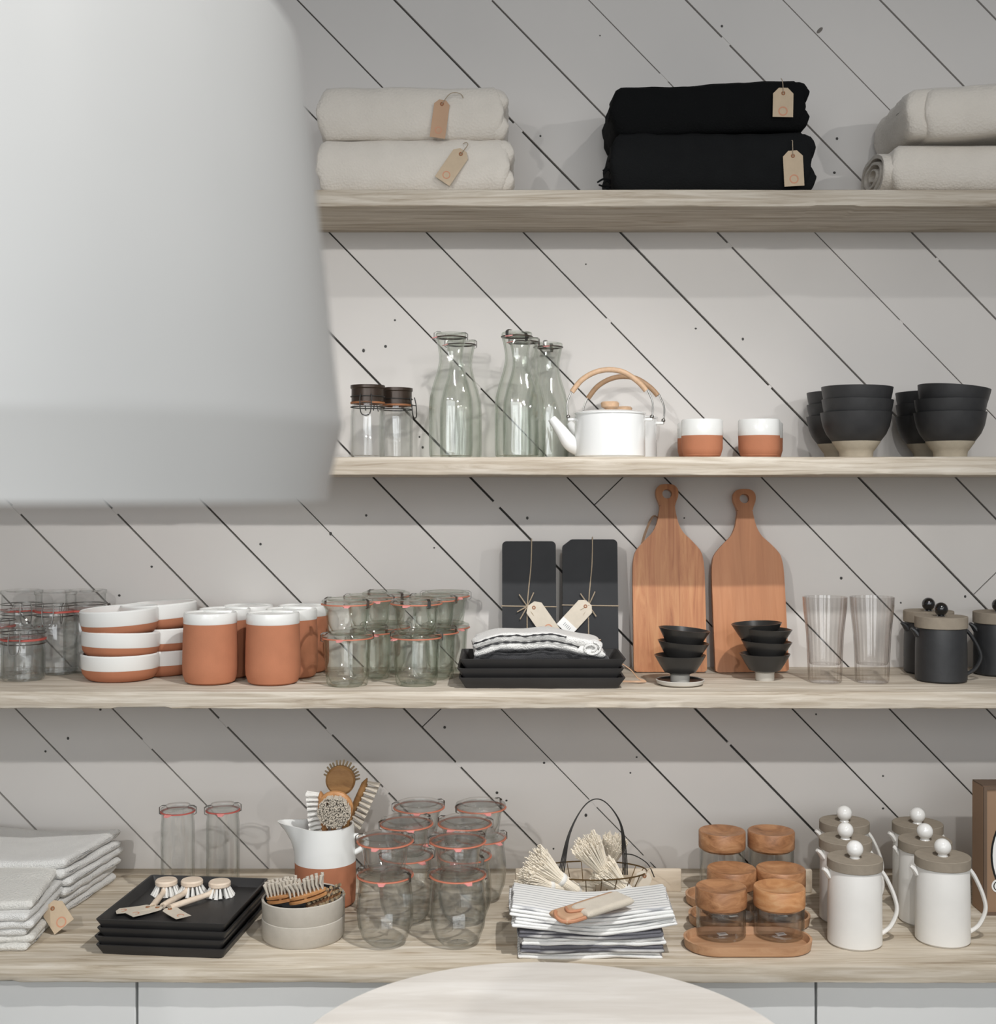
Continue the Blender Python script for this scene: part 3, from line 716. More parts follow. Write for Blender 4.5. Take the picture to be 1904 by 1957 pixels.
o = MB().add(g_slab(.27, .13, .026, 50, .006, sag=lambda x, y: .008-(x/.135)**2*.012, edge=.006)).add(g_slab(.06, .11, .012, 53, .004), T(-.085, -.018, -.002), 1).add(g_slab(.03, .09, .014, 54, .004), T(.10, -.02, .0), 1).build('folded_towel', ['darktowel', 'towel'], None, (tc.x, tc.y, z), angle=70)
tag(o, 'crumpled charcoal towel lying in the top black tray', 'towel')
tw = thing('striped_towel', 'folded white towel with black wavy edges, on the charcoal towel', 'towel', (tc.x-.006, tc.y-.004, z+.0245))
arch = lambda x, y: .011-((x+.01)/.135)**2*.020+.002*sin(x*60)
MB().add(g_slab(.265, .13, .016, 60, .003, sag=arch, edge=.006)).add(g_slab(.262, .128, .016, 61, .003, sag=arch, edge=.006), T(-.003, .002, .0165)).build('cloth', 'towel', tw, angle=70)
mk = MB()
for zz_, x0, x1, sd in ((.0005, -.12, .10, 0), (.016, -.125, .08, 3), (.029, -.13, .055, 5)):
    P = []
    for i in range(40):
        x = x0+(x1-x0)*i/39; P.append((x, -.0665+noise.noise(Vector((x*40, sd, 0)))*.003, zz_+arch(x, 0)+noise.noise(Vector((x*55, sd, 2)))*.0022))
    mk.add(g_tube(P, lambda t: .0016+.0006*sin(t*70), 6))
mk.build('black_edging', 'darktowel', tw)
P = [(.105+.020*cos(a)*(.35+.65*t), -.066, .012+.014*sin(a)*(.35+.65*t)) for t, a in ((i/24, radians(-90+i*22)) for i in range(25))]
v = []; f = []
for x, y, q in P: v += [(x, y, q), (x, y+.11, q), ]
MB().add(g_tube(P, .0028, 6)).add(g_slab(.045, .10, .028, 64, .003), T(.104, -.008, .0)).build('rolled_corner', 'towel', tw, angle=70)
swing_tag(tw, (.128, -.01, .024), (radians(80), 0, radians(70)), .012, .03, 'tanw', stamp=False)
o = MB().add(g_tube(catmull([(0, 0, .040), (.018, -.01, .028), (.034, -.006, .010), (.05, .0, .003), (.03, -.01, .004), (.002, -.004, .0035)], 6), .0022, 8, flat=.5)).build('leather_cord', 'leather', None, (X(1188, 2.56), 2.56-D, Z3+.001))
tag(o, 'loose tan leather cord curling onto the shelf beside the black trays', 'cord')

# cutting boards
def g_outline_board(w, h, t):
    """paddle board: outline with round handle hole, bridged in strips"""
    half = [(0, 0), (.46, 0), (.495, .008), (.5, .02), (.5, .30), (.497, .52), (.48, .60), (.44, .645), (.33, .695), (.215, .74), (.15, .79), (.115, .85), (.108, .88), (.125, .905), (.15, .93), (.158, .955), (.145, .978), (.10, .995), (.05, 1.0), (0, 1.001)]
    R_ = [Vector((x*w, 0, z*h)) for x, z in half]
    prof = catmull(R_[3:], 4); prof = R_[:3]+prof
    rows = []
    hc = h*.948; hr = w*.066
    v = []; f = []
    def edge(z):
        for a, b in zip(prof, prof[1:]):
            if a.z <= z <= b.z and b.z > a.z: return a.x+(b.x-a.x)*(z-a.z)/(b.z-a.z)
        return prof[-1].x
    n = 30; out = [(p.x, p.z) for p in prof if p.z < hc-hr*2.6]
    # body polygon (below the hole zone)
    zc = hc-hr*2.6; xe = edge(zc); body = out+[(xe, zc)]; body += [(-x, q) for x, q in body[::-1] if x > 1e-6]
    mbx = MB().add(g_prism(body, t))
    top = [(p.x, p.z) for p in prof if p.z > zc]
    ring = [(xe, zc)]+top; ring = ring+[(-x, q) for x, q in ring[::-1] if x > 1e-6]
    # resample the ring to n points by angle around the hole
    ringN = []
    for i in range(48):
        a = -pi/2+2*pi*(i+.5)/48; dx, dz = cos(a), sin(a); best = None
        for (x1, z1), (x2, z2) in zip(ring, ring[1:]+ring[:1]):
            den = dx*(z2-z1)-dz*(x2-x1)
            if abs(den) < 1e-12: continue
            s = ((x1-0)*(z2-z1)-(z1-hc)*(x2-x1))/den; q = ((x1-0)*dz-(z1-hc)*dx)/den
            if s > 0 and -1e-6 <= q <= 1+1e-6 and (best is None or s > best): best = s
        ringN.append((dx*best, hc+dz*best))
    mbx.add(g_ring(ringN, [(hr*cos(-pi/2+2*pi*(i+.5)/48), hc+hr*sin(-pi/2+2*pi*(i+.5)/48)) for i in range(48)], t))
    return mbx
def paddle(label, px, d0, w, h, mat, lean, rz=0):
    b = thing('cutting_board', label, 'cutting board', (X(px, d0), d0-D, Z3+.001), rot=(radians(-lean), radians(rz), 0), group='paddle cutting boards')
    g_outline_board(w, h, .016).build('board', mat, b, smooth=True, angle=30)
    return b
b = paddle('wooden paddle cutting board with streaky grain, leaning beside the slates', 1281, 2.715, .159, .413, 'board', 8.2)
MB().add(g_tube(catmull([(-.012, .012, .33), (-.028, .016, .345), (-.046, .014, .31), (-.058, .012, .27)], 6), .010, 8, flat=.15)).build('hanging_loop', 'leather', b)
b = paddle('wooden paddle cutting board with plain even grain, leaning further right', 1437, 2.715, .160, .402, 'board2', 8.2, -1)
MB().add(g_tube(catmull([(.008, .012, .32), (.021, .016, .325), (.027, .014, .30), (.022, .012, .27)], 6), .008, 8, flat=.2)).build('hanging_loop', 'leather', b)

# small dark bowls on feet
def spice_bowl(label, loc):
    b = thing('small_black_bowl', label, 'bowl', loc); r = .0525
    o = [(.020, .018), (.032, .022), (.041, .036), (.0525, .056)]
    lathe('bowl_body', o+[(r-.002, .0565), (.041, .042), (.03, .027), (0, .023)], 'blacksat', b)
    lathe('pale_foot', [(0, .001), (.018, 0), (.0195, .002), (.0195, .016), (.021, .0182), (0, .0183)], 'footclay', b)
    return b
q1 = on(1300, 1316, 3, .05)+Vector((0, 0, .0048)); q2 = on(1462, 1303, 3, .02)
G = 'small black bowls in stacks before the cutting boards'
multi(spice_bowl, [
    ('bottom small black bowl of the stack on the saucer', q1),
    ('middle small black bowl of the stack on the saucer', q1+Vector((.003, 0, .027)), (0, radians(4), 0)),
    ('top small black bowl of the stack on the saucer', q1+Vector((.004, 0, .053)), (0, radians(5), 0)),
    ('bottom small black bowl of the stack near the tumblers', q2),
    ('second small black bowl from the bottom, stack near the tumblers', q2+Vector((.002, 0, .026)), (0, radians(2), 0)),
    ('third small black bowl from the bottom, stack near the tumblers', q2+Vector((.002, 0, .052)), (0, radians(2), 0)),
    ('topmost small black bowl, shifted left, stack near the tumblers', q2+Vector((-.012, .012, .062)), (0, radians(-3), 0))], G)
sa = on(1300, 1316, 3, .05)
s_ = thing('saucer', 'small dark saucer with pale rim under the first bowl stack', 'saucer', sa)
lathe('plate', [(0, .0), (.038, 0), (.047, .004), (.0495, .011), (.048, .012), (.045, .0065), (.037, .0035), (0, .0035)], 'footclay', s_)
lathe('dark_glaze', [(0, .0038), (.037, .0038), (.0445, .0066), (.0465, .0108), (.0455, .0112), (.0435, .0075), (.036, .0046), (0, .0046)], 'blacksat', s_)
q1x = sa
# ribbed tumblers
def tumbler(label, loc):
    o = MB().add(g_lathe([(0, .002), (.030, 0), (.0335, .003), (.0345, .035), (.0375, .10), (.0435, .155), (.0445, .176), (.0428, .1765), (.0415, .155), (.0352, .10), (.032, .042), (.030, .0375), (0, .0365)], 96, rib=(24, .018))).build('ribbed_tumbler', 'glassr', None, loc)
    return tag(o, label, 'glass')
multi(tumbler, [('clear ribbed tumbler next to the small black bowls', on(1577, 1308, 3, .033)), ('clear ribbed tumbler next to the dark lidded jug', on(1667, 1308, 3, .033))], 'clear ribbed tumblers')
# lidded jugs (dark and white share the builder)
def jug(label, loc, r, h, bodymat, knobmat, kr, lidh=.026):
    j = thing('lidded_jug', label, 'jug', loc)
    mbj = MB().add(g_lathe([(0, .001), (r*.92, 0), (r, .004), (r*.995, h*.6), (r*.965, h-.003), (r*.95, h), (r*.90, h), (r*.92, .008), (0, .007)], 52))
    mbj.build('body', bodymat, j)
    MB().add(g_tube([(-r*.93, 0, h-.016), (-r*1.08, 0, h-.006), (-r*1.20, 0, h-.0015)], lambda t: .010-.0055*t, 10, flat=.7)).build('spout', bodymat, j)
    P = catmull([(r*.95, 0, h-.004), (r*1.18, 0, h*.86), (r*1.48, 0, h*.62), (r*1.58, 0, h*.42), (r*1.35, 0, h*.22), (r*1.0, 0, h*.12)], 6)
    MB().add(g_tube(P, .0052, 10, flat=.75)).build('handle', bodymat, j)
    l = lathe('clay_lid', [(0, h), (r*1.0, h), (r*1.02, h+.001), (r*1.02, h+lidh-.001), (r*1.0, h+lidh), (kr*.75, h+lidh-.001), (0, h+lidh-.001)], 'lidclay', j, seg=52)
    MB().add(g_sphere(kr), T(0, 0, h+lidh+kr*1.0)).add(g_lathe([(kr*.62, 0), (kr*.45, kr*.25), (kr*.5, kr*.45)], 20), T(0, 0, h+lidh-.001)).build('ball_knob', knobmat, l)
    return j
GD = 'dark lidded jugs with black ball knobs'
j = jug('dark stoneware jug with clay lid and black ball knob, the front one', on(1799, 1308, 3, .052), .052, .111, 'blackmug', 'knobb', .0142, .024); j['group'] = GD
dup(j, at(1775, 2.715, Z3), radians(8), 'dark stoneware lidded jug half hidden behind the front one', GD)
dup(j, at(1909, 2.69, Z3), 0, 'dark stoneware lidded jug cut off by the right edge of the photo', GD)

# ================================================================= COUNTERTOP
GT = 'folded white towels, front stack'
def towel_stack(n, cx, cy, w, d, hs, seed, labels, group, mat, rz, sag, jit=.01, layers=1, skew=0):
    z = Z0
    for i in range(n):
        h = hs[i]; mb = MB()
        for l in range(layers):
            mb.add(g_slab(w*(1-.012*l), d, h/layers*1.04, seed+i*3+l, .0022, sag=(lambda x, y, k=i/(n-1): sag(x, y)*k), edge=.004), T(random.uniform(-.003, .003), random.uniform(-.003, .003), h/layers*l))
        o = mb.build('folded_towel', mat if isinstance(mat, str) else mat[i], None, (cx+random.uniform(-jit, jit)*.6, cy+random.uniform(-jit, jit)*.5, z), (0, 0, radians(rz+random.uniform(-2, 2))), angle=70)
        tag(o, labels[i], 'towel', group); z += h
    return z
random.seed(12)
ords = ['bottom', 'second lowest', 'third from the bottom', 'fourth from the bottom', 'second from the top', 'top']
towel_stack(6, X(-45, 2.4)+.008, 2.425-D, .25, .27, [.012, .013, .013, .014, .015, .018], 70, [f'{o_} folded white towel of the front left corner stack' for o_ in ords], GT, ['towelx', 'towelx', 'towel', 'towel', 'towel', 'towelx'], 4, lambda x, y: .003*sin(x*14)+(.004 if y > 0 else 0))
tl = towel_stack(6, X(50, 2.6)-.030, 2.63-D, .35, .24, [.016, .016, .017, .016, .017, .020], 90, [f'{o_} folded white towel of the stack at the wall, far left' for o_ in ords], 'folded white towels, back stack', 'towel', -9, lambda x, y: .012*(x/.17)**2-.002)
# tag of the front stack: a child of one towel
for o in COL.objects:
    if o.get('label', '').startswith('fourth from the bottom folded white towel of the front left'):
        swing_tag(o, (.128, -.035, .016), (radians(-28), radians(-38), radians(8)), .044, .055, 'tan', string=[(-.006, .006, .006), (-.012, .010, .004)])
        break
# black trays left
G = 'black square trays in the left stack'
def tray0(label, loc): o = MB().add(g_tray(.245, .27, .019, .009)).build('black_tray', 'blackwood', None, loc); return tag(o, label, 'tray')
bt = Vector((-.600, 2.395-D, Z0)); rzt = radians(-6)
multi(tray0, [('bottom black tray of the stack under the dish brushes', bt, (0, 0, rzt)), ('second black tray from the bottom, under the dish brushes', bt+Vector((-.003, 0, .0155)), (0, 0, rzt)),
              ('third black tray from the bottom, under the dish brushes', bt+Vector((.002, 0, .031)), (0, 0, rzt)), ('top black tray of the stack, holding the dish brushes', bt+Vector((0, 0, .0465)), (0, 0, rzt))], G)
# dish brushes
def bristle_disc(r, h, n, flare, mat, parent, loc, rot=(0, 0, 0), rows=(1.0, .7, .35), seed=1, tr=.0032):
    mb = MB(); random.seed(seed)
    for q in rows:
        m = max(5, int(n*q))
        for i in range(m):
            a = 2*pi*i/m+random.uniform(-.1, .1); p0 = Vector((r*q*cos(a), r*q*sin(a), 0)); p1 = Vector((r*q*(1+flare)*cos(a), r*q*(1+flare)*sin(a), -h*random.uniform(.92, 1.05)))
            mb.add(g_tube([p0, (p0+p1)/2+Vector((0, 0, -.0006)), p1], lambda t: tr*(.5+.8*t), 7))
    return mb.build('bristles', mat, parent, loc, rot, angle=60)
def dish_brush(label, loc, rot, hdir, hl, tagrot, seed):
    b = thing('dish_brush', label, 'brush', loc, rot=rot, group='wooden dish brushes lying on the black trays')
    lathe('brush_head', [(0, .018), (.019, .018), (.0215, .020), (.0215, .026), (.0195, .0285), (0, .029)], 'beech', b)
    bristle_disc(.0175, .020, 15, .55, 'bristlew', b, (0, 0, .019), seed=seed)
    a = radians(hdir); dx, dy = cos(a), sin(a)
    P = catmull([(dx*.012, dy*.012, .014), (dx*.03, dy*.03, .0085), (dx*hl*.6, dy*hl*.6, .0075), (dx*hl, dy*hl, .006)], 5)
    MB().add(g_tube(P, lambda t: .0058-.0005*sin(t*6), 10)).build('handle', 'beech', b)
    swing_tag(b, (dx*(hl+.004), dy*(hl+.004), .0065), (radians(-86), 0, radians(tagrot)), .030, .066, 'tanw', bend=.004, string=[(0, -.002, .006)])
    return b
zt = Z0+.0465+.0045; dh = zt
def onz(px, py, z): d_ = (ZC-z)*F/(py-HY); return Vector((X(px, d_), d_-D, z))
dish_brush('wooden dish brush on the black trays, leftmost of the three', onz(318, 1708, zt), (0, 0, 0), -91, .092, -68, 1)
dish_brush('wooden dish brush on the black trays, between the other two', onz(367, 1708, zt), (0, 0, 0), -110, .098, -46, 2)
dish_brush('wooden dish brush on the black trays, rightmost of the three', onz(420, 1711, zt), (0, 0, 0), -129, .118, 40, 3)
# tall jars at the wall
def wk_slim(label, loc): return weck(label, loc, [(.030, 0), (.0335, .004), (.0345, .02), (.0345, .15), (.033, .165), (.0335, .177)], .034, glass='glass', ringmat='ringr', tabang=-110, clips=(0, 180), lidh=.014)
multi(wk_slim, [('tall slim glass jar at the wall, left one behind the dish brushes', at(340, 2.61, Z0)), ('tall slim glass jar at the wall, right one behind the dish brushes', at(426, 2.62, Z0), (0, 0, radians(25)))], 'tall slim glass jars')
# grey dishes with hand brushes
gb = on(580, 1818, 0, .079)
def grey_dish(label, loc):
    o = thing('grey_dish', label, 'dish', loc); r = .0785
    lathe('wall', [(0, .001), (r*.93, 0), (r*.99, .006), (r, .0405), (r-.002, .042), (r-.0045, .0405), (r-.006, .006), (0, .005)], 'greybowl', o, seg=56)
    lathe('dark_inside', [(r-.005, .0405), (r-.0065, .008), (r-.012, .006), (0, .006), (0, .0064), (r-.0125, .0064), (r-.0072, .0085), (r-.0056, .0405)], 'blackcer', o, seg=56)
    return o
multi(grey_dish, [('lower pale grey round dish of the two stacked in front of the jug', gb), ('upper pale grey round dish, dark inside, holding hand brushes', gb+Vector((.001, .0, .0365)), (0, radians(-1.5), 0))], 'pale grey round dishes')
def hand_brush(label, loc, rot, mat='pear', L=.062, bm_='bristle', h=.026, seed=3):
    b = thing('hand_brush', label, 'brush', loc, rot=rot, group='small hand brushes in the grey dish')
    n = 12; pts = [(cos(2*pi*i/28)*L/2, sin(2*pi*i/28)*.016) for i in range(28)]
    mb = MB()
    for z0_, z1_ in ((0, .006), (.0085, .0145)):
        v = []; f = []; ring = [(.92, z0_), (1, z0_+.001), (1, z1_-.001), (.92, z1_)]
        for s, z in ring: v += [(x*s, y*s, z) for x, y in pts]
        for j in range(3):
            for k in range(28): f.append((j*28+k, j*28+(k+1) % 28, (j+1)*28+(k+1) % 28, (j+1)*28+k))
        f += [tuple(range(28))[::-1], tuple(84+k for k in range(28))]; mb.add((v, f))
    mb.add(g_box(.006, .030, .016, .002), T(-.004, 0, -.0006))
    mb.build('wooden_back', mat, b)
    ms = MB(); random.seed(seed)
    for i in range(9):
        for j in range(3):
            x = -L*.42+L*.84*i/8; y = (-.009+.009*j)*(1-(x/L*1.6)**2*.4)
            ms.add(g_tube([(x, y, .014), (x+random.uniform(-.002, .002), y*1.15, .014+h*.5), (x*1.12+random.uniform(-.002, .002), y*1.3, .014+h*random.uniform(.92, 1.04))], lambda t: .0016+.0018*t, 6))
    ms.build('bristles', bm_, b, angle=60)
    return b
gz = Z0+.0365+.0425
hand_brush('small hand brush with grey bristles up, left one in the grey dish', (gb.x-.036, gb.y-.012, gz-.008), (0, radians(-9), radians(6)), seed=3)
hand_brush('small hand brush with grey bristles up, middle one in the grey dish', (gb.x+.012, gb.y-.014, gz-.005), (0, radians(-14), radians(8)), L=.074, seed=6)
hand_brush('small hand brush with dark bristles lying low at the right in the grey dish', (gb.x+.034, gb.y+.018, gz-.016), (radians(60), radians(-14), radians(28)), 'pear', .07, 'bristled', .02, seed=9)

# terracotta pitcher with long brushes
pj = at(622, 2.565, Z0)
pt = thing('terracotta_pitcher', 'terracotta pitcher with white glazed neck, full of long brushes', 'pitcher', pj)
r = .0625; h = .163; hb = .088
lathe('clay_body', [(0, .001), (r*.88, 0), (r*.98, .006), (r, .03), (r, hb), (r-.004, hb), (r-.005, .008), (0, .007)], 'terra', pt, seg=56)
def rimf(a, t):   # spout to the left, pulled out towards the rim
    w = max(0, cos(a-pi))**14; return r*(1-.06*t)+w*(.040*t**2), w*.006*t
v = []; f = []; n = 72; rows = [(0, 0), (.25, 0), (.5, 0), (.75, 0), (1, 0), (1, 1), (.75, 1), (.5, 1), (.25, 1), (0, 1)]
for t, ins in rows:
    for k in range(n):
        a = 2*pi*k/n; q, dz = rimf(a, t); q -= ins*.004; v.append((q*cos(a), q*sin(a), hb+(h-hb)*t+dz-ins*.0*t))
for j_ in range(len(rows)-1):
    for k in range(n): f.append((j_*n+k, j_*n+(k+1) % n, (j_+1)*n+(k+1) % n, (j_+1)*n+k))
MB().add((v, f)).build('glazed_neck', 'glaze', pt, angle=60)
MB().add(g_tube(catmull([(r*.95, 0, .138), (r+.018, 0, .135), (r+.022, 0, .120), (r+.006, 0, .108), (r*.97, 0, .104)], 5), .006, 10)).build('handle', 'glaze', pt)
def long_brush(label, base, tip, kind, roll=0, seed=1):
    b = thing('long_handled_brush', label, 'brush', base, group='long-handled brushes standing in the terracotta pitcher')
    base = Vector(base); tip = Vector(tip); ax = (tip-base); L = ax.length
    za = ax.normalized(); ya = Vector((0, 1, 0)); ya = (ya-za*ya.dot(za)).normalized(); xa = ya.cross(za)
    b.rotation_euler = (Matrix((xa, ya, za)).transposed().to_4x4() @ R(roll, 'Z')).to_euler()
    back = 'pearback' if kind in ('back', 'side') else 'pear'
    MB().add(g_tube([(0, 0, 0), (0, 0, L*.5), (0, 0, L*.78)], lambda t: .006+.001*t, 8)).build('handle', back, b)
    if kind in ('round', 'back'):
        rr = .036 if kind == 'round' else .031
        MB().add(g_lathe([(0, -.007), (rr-.004, -.007), (rr, -.003), (rr, .003), (rr-.004, .007), (0, .008)], 32), T(0, 0, L*.88) @ R(90, 'X')).build('brush_head', back, b)
        if kind == 'round':
            ms = MB(); random.seed(seed)
            for i in range(700):
                q = sqrt(random.random())*.031; a = random.uniform(0, 2*pi); x, z = q*cos(a), q*sin(a)
                ms.add(g_tube([(x, -.005, z), (x*1.08+random.uniform(-.001, .001), -.024-random.uniform(0, .004), z*1.08+random.uniform(-.001, .001))], lambda t: .0012, 4))
            ms.build('bristles', 'bristle', b, (0, 0, L*.88), angle=50)
        else:
            ms = MB(); random.seed(seed)
            for i in range(15):
                a = radians(5+170*i/14); ms.add(g_tube([(rr*.8*cos(a), .006, rr*.8*sin(a)), (rr*1.22*cos(a), .018, rr*1.22*sin(a)+random.uniform(-.002, .002))], lambda t: .003-.001*t, 6))
            ms.build('bristles', 'bristled', b, (0, 0, L*.88), angle=50)
    else:
        MB().add(g_tube([(0, 0, L*.62), (0, 0, L*.72), (0, 0, L*.85), (0, 0, L*.95), (0, 0, L)], lambda t: .013*sqrt(max(.02, 1-(2*t-1)**4)), 12, flat=.55)).build('brush_head', back, b)
        ms = MB(); random.seed(seed)
        for i in range(9):
            for j in (-1, 0, 1):
                z = L*(.64+.33*i/8); ms.add(g_tube([(.004, j*.007, z), (.030, j*.010, z+(i-4)*.0012+random.uniform(-.001, .001))], lambda t: .0018+.0016*t, 6))
        ms.build('bristles', 'bristlew' if kind == 'white' else 'bristle', b, angle=50)
    return b
pz = Z0+.012
def tipat(px, py, d_): return (X(px, d_), d_-D, Z(py, d_))
long_brush('round long-handled brush with fluffy pale bristles, facing forward in the pitcher', (pj.x+.008, pj.y+.012, pz), tipat(643, 1520, 2.53), 'round', seed=5)
long_brush('round brown long-handled brush at the back of the pitcher, tallest one', (pj.x-.004, pj.y+.034, pz), tipat(655, 1462, 2.60), 'back', seed=6)
long_brush('long-handled brush with white bristles leaning left in the pitcher', (pj.x+.014, pj.y-.008, pz), tipat(613, 1512, 2.545), 'white', 180, seed=7)
long_brush('brown long-handled brush with grey bristles leaning right in the pitcher', (pj.x-.022, pj.y+.02, pz), tipat(702, 1487, 2.60), 'side', 0, seed=8)

# big preserving jars, six stacks of two
def wk_tulip(label, loc): return weck(label, loc, [(.026, 0), (.031, .003), (.043, .014), (.0505, .035), (.053, .058), (.0525, .08), (.0495, .105), (.0485, .118), (.050, .124), (.0515, .128)], .0515, glass='glass', tabang=-92, clips=(160, -30))
def wk_bowl(label, loc): return weck(label, loc, [(.034, 0), (.0375, .004), (.040, .02), (.0435, .044), (.047, .049), (.0515, .054)], .0515, glass='glass', tabang=-105, clips=(175, 10))
big = [('front left', Vector((X(736, 2.33), 2.333-D, Z0)), 0), ('front right', Vector((X(875, 2.33), 2.333-D, Z0)), 25), ('middle left', Vector((-.181, 2.455-D, Z0)), 40),
       ('middle right', Vector((-.0655, 2.455-D, Z0)), -20), ('back left', Vector((-.164, 2.585-D, Z0)), 20), ('back right', Vector((-.036, 2.585-D, Z0)), 45)]
GB = 'stacked glass preserving jars on the countertop'
multi(wk_tulip, [(f'bulging glass jar, lower one of the {n} pair beside the pitcher', p, (0, 0, radians(a))) for n, p, a in big], GB)
multi(wk_bowl, [(f'short glass jar with orange ring, upper one of the {n} pair', p+Vector((0, 0, .1375)), (0, 0, radians(a*.7))) for n, p, a in big], GB)

# striped towel stack
random.seed(21)
tx = X(1122, 2.38); ty = 2.325-D; z = Z0
names = ['bottom', 'second lowest', 'third from the bottom', 'fourth from the bottom', 'second from the top', 'top']
mats_ = ['towels', 'toweld', 'towels', 'toweld', 'towels', 'towels']; hs = [.0125, .0125, .013, .0125, .017, .019]
for i in range(6):
    w = .262 if i < 4 else .300; dep = .145; mb = MB()
    top = i >= 4
    sgf = (lambda x, y, k=i: (.016*(abs(x)/.15)**1.6-.006)*(1 if k >= 4 else .12*k)+.0015*sin(x*30+k))
    for l in range(3 if top else 2):
        hh = hs[i]/(3 if top else 2); mb.add(g_slab(w-.006*l, dep-.004*l, hh*1.03, 130+i*5+l, .0016, sag=sgf, edge=.004), T(0, 0, hh*l))
    o = mb.build('striped_towel', mats_[i], None, (tx+(.0 if not top else .004)+random.uniform(-.004, .004), ty+random.uniform(-.003, .003), z), (0, 0, radians(random.uniform(-1.5, 1.5))), angle=70)
    tag(o, f'{names[i]} striped white towel in the stack before the wire basket', 'towel', 'striped towels stacked behind the round table'); z += hs[i]
# wooden wash mitt on top
bl = thing('bath_mitt', 'small tan bath mitt with orange stitched end, lying on the striped towels', 'mitt', onz(1128, 1742, z+.003), rot=(radians(3), radians(-3), radians(36)))
MB().add(g_slab(.150, .052, .014, 180, .001, edge=.001)).build('back', 'leather', bl, angle=70)
MB().add(g_slab(.110, .050, .014, 182, .0015, edge=.002), T(.018, -.014, .006)).build('cloth_pad', 'bristle', bl, angle=70)
MB().add(g_tube(catmull([(-.070, .012, .014), (-.079, 0, .012), (-.078, -.016, .008), (-.062, -.027, .007), (-.035, -.030, .008)], 6), .0035, 8)).add(g_tube(catmull([(-.048, .010, .0165), (-.054, -.008, .0165), (-.026, -.018, .0165)], 6), .0028, 8)).build('orange_trim', 'leather2', bl)
# wire basket with tampico brushes
bx = X(1130, 2.52); by = 2.515-D
bk_ = thing('wire_basket', 'black wire basket with a tall looped handle, behind the striped towels', 'basket', (bx, by, Z0))
mw = MB(); ea = .112; eb = .064
ell = lambda k, z, n=40: [(ea*k*cos(2*pi*i/n), eb*k*sin(2*pi*i/n), z) for i in range(n)]
mw.add(g_tube(ell(1, .082), .0016, 6, True)); mw.add(g_tube(ell(.62, .003), .0014, 6, True))
for i in range(22):
    a = 2*pi*i/22; mw.add(g_tube([(ea*cos(a), eb*sin(a), .082), (ea*.82*cos(a), eb*.82*sin(a), .04), (ea*.62*cos(a), eb*.62*sin(a), .003)], .0010, 5))
for i in range(-2, 3): mw.add(g_tube([(ea*.2*i, -eb*.6, .003), (ea*.2*i, eb*.6, .003)], .001, 5))
mw.build('wire_frame', 'bwire', bk_)
hx0 = X(1070, 2.5)-bx; hx1 = X(1193, 2.53)-bx
mh = MB()
for q in (-.0035, -.001, .0015, .004):
    mh.add(g_tube(catmull([(hx0+q*1.4, -.02+q, .060), (hx0+.006+q*1.2, -.015, .10), (hx0+.020+q*.4, -.01, .160), (hx0+.046, -.004, .208), (hx0+.072, 0, .226), (hx0+.098, .003, .215), (hx1-.008-q*.3, .006, .175), (hx1-q, .008, .12), (hx1+.002-q*1.2, .01, .07)], 7), .0012, 6))
mh.build('looped_handle', 'iron', bk_)
ml = MB().add(g_tube(catmull([(hx1, .012, .112), (hx1+.02, .0, .112), (hx1+.045, -.01, .098), (hx1+.058, -.012, .072)], 6), .0012, 6))
tgb = ml.build('tag_wire', 'iron', bk_)
swing_tag(bk_, (hx1+.040, -.022, .086), (0, radians(20), 0), .032, .05, 'tanw', string=[(.004, 0, .008), (.012, .006, .012)])
def tassel(label, loc, rot, L=.10, r=.022, seed=1, bal=1):
    t = thing('fibre_brush', label, 'brush', loc, rot=rot, group='pale fibre brushes in the wire basket')
    ms = MB(); random.seed(seed)
    for i in range(420):
        a = random.uniform(0, 2*pi); q = sqrt(random.random())
        P = [(cos(a)*q*r*.42, sin(a)*q*r*.42, -L*.30), (cos(a)*q*r*.45, sin(a)*q*r*.45, 0), (cos(a)*q*r*.5, sin(a)*q*r*.5, L*.12), (cos(a+.1)*q*r*1.0, sin(a+.1)*q*r*1.0, L*.45*random.uniform(.9, 1.1)), (cos(a+.1)*q*r*1.25, sin(a+.1)*q*r*1.25+random.uniform(-.004, .004), L*.62*random.uniform(.84, 1.12))]
        ms.add(g_tube(P, lambda t_:   .0019-.0008*t_, 4))
    ms.build('fibres', 'palm', t, angle=50)
    MB().add(g_lathe([(r*.50, -.004), (r*.54, -.002), (r*.54, .004), (r*.50, .006)], 20, closed=True)).build('binding', 'bristlew', t)
    MB().add(g_lathe([(0, -L*.38), (r*.42, -L*.34), (r*.5, -L*.22), (r*.46, 0), (0, 0)], 16)).build('bundled_end', 'palm', t)
    return t
tassel('pale fibre brush splayed upward in the middle of the wire basket', tipat(1158, 1672, 2.48), (radians(10), radians(-32), 0), .125, .026, 1)
tassel('pale fibre brush tilted right, behind the splayed one in the basket', tipat(1162, 1660, 2.56), (radians(14), radians(12), 0), .105, .021, 2)
tassel('pale fibre brush lying left over the basket rim, upper one', tipat(1074, 1682, 2.46), (radians(10), radians(-52), 0), .115, .026, 3)
tassel('pale fibre brush lying left over the basket rim, lower one', tipat(1052, 1694, 2.45), (radians(20), radians(-74), radians(10)), .10, .024, 4)
tassel('pale fibre brush lying across the inside of the basket', tipat(1105, 1700, 2.50), (radians(16), radians(-100), 0), .10, .024, 5)
tassel('pale fibre brush at the right side of the wire basket', tipat(1195, 1700, 2.48), (radians(0), radians(-50), 0), .10, .026, 6)
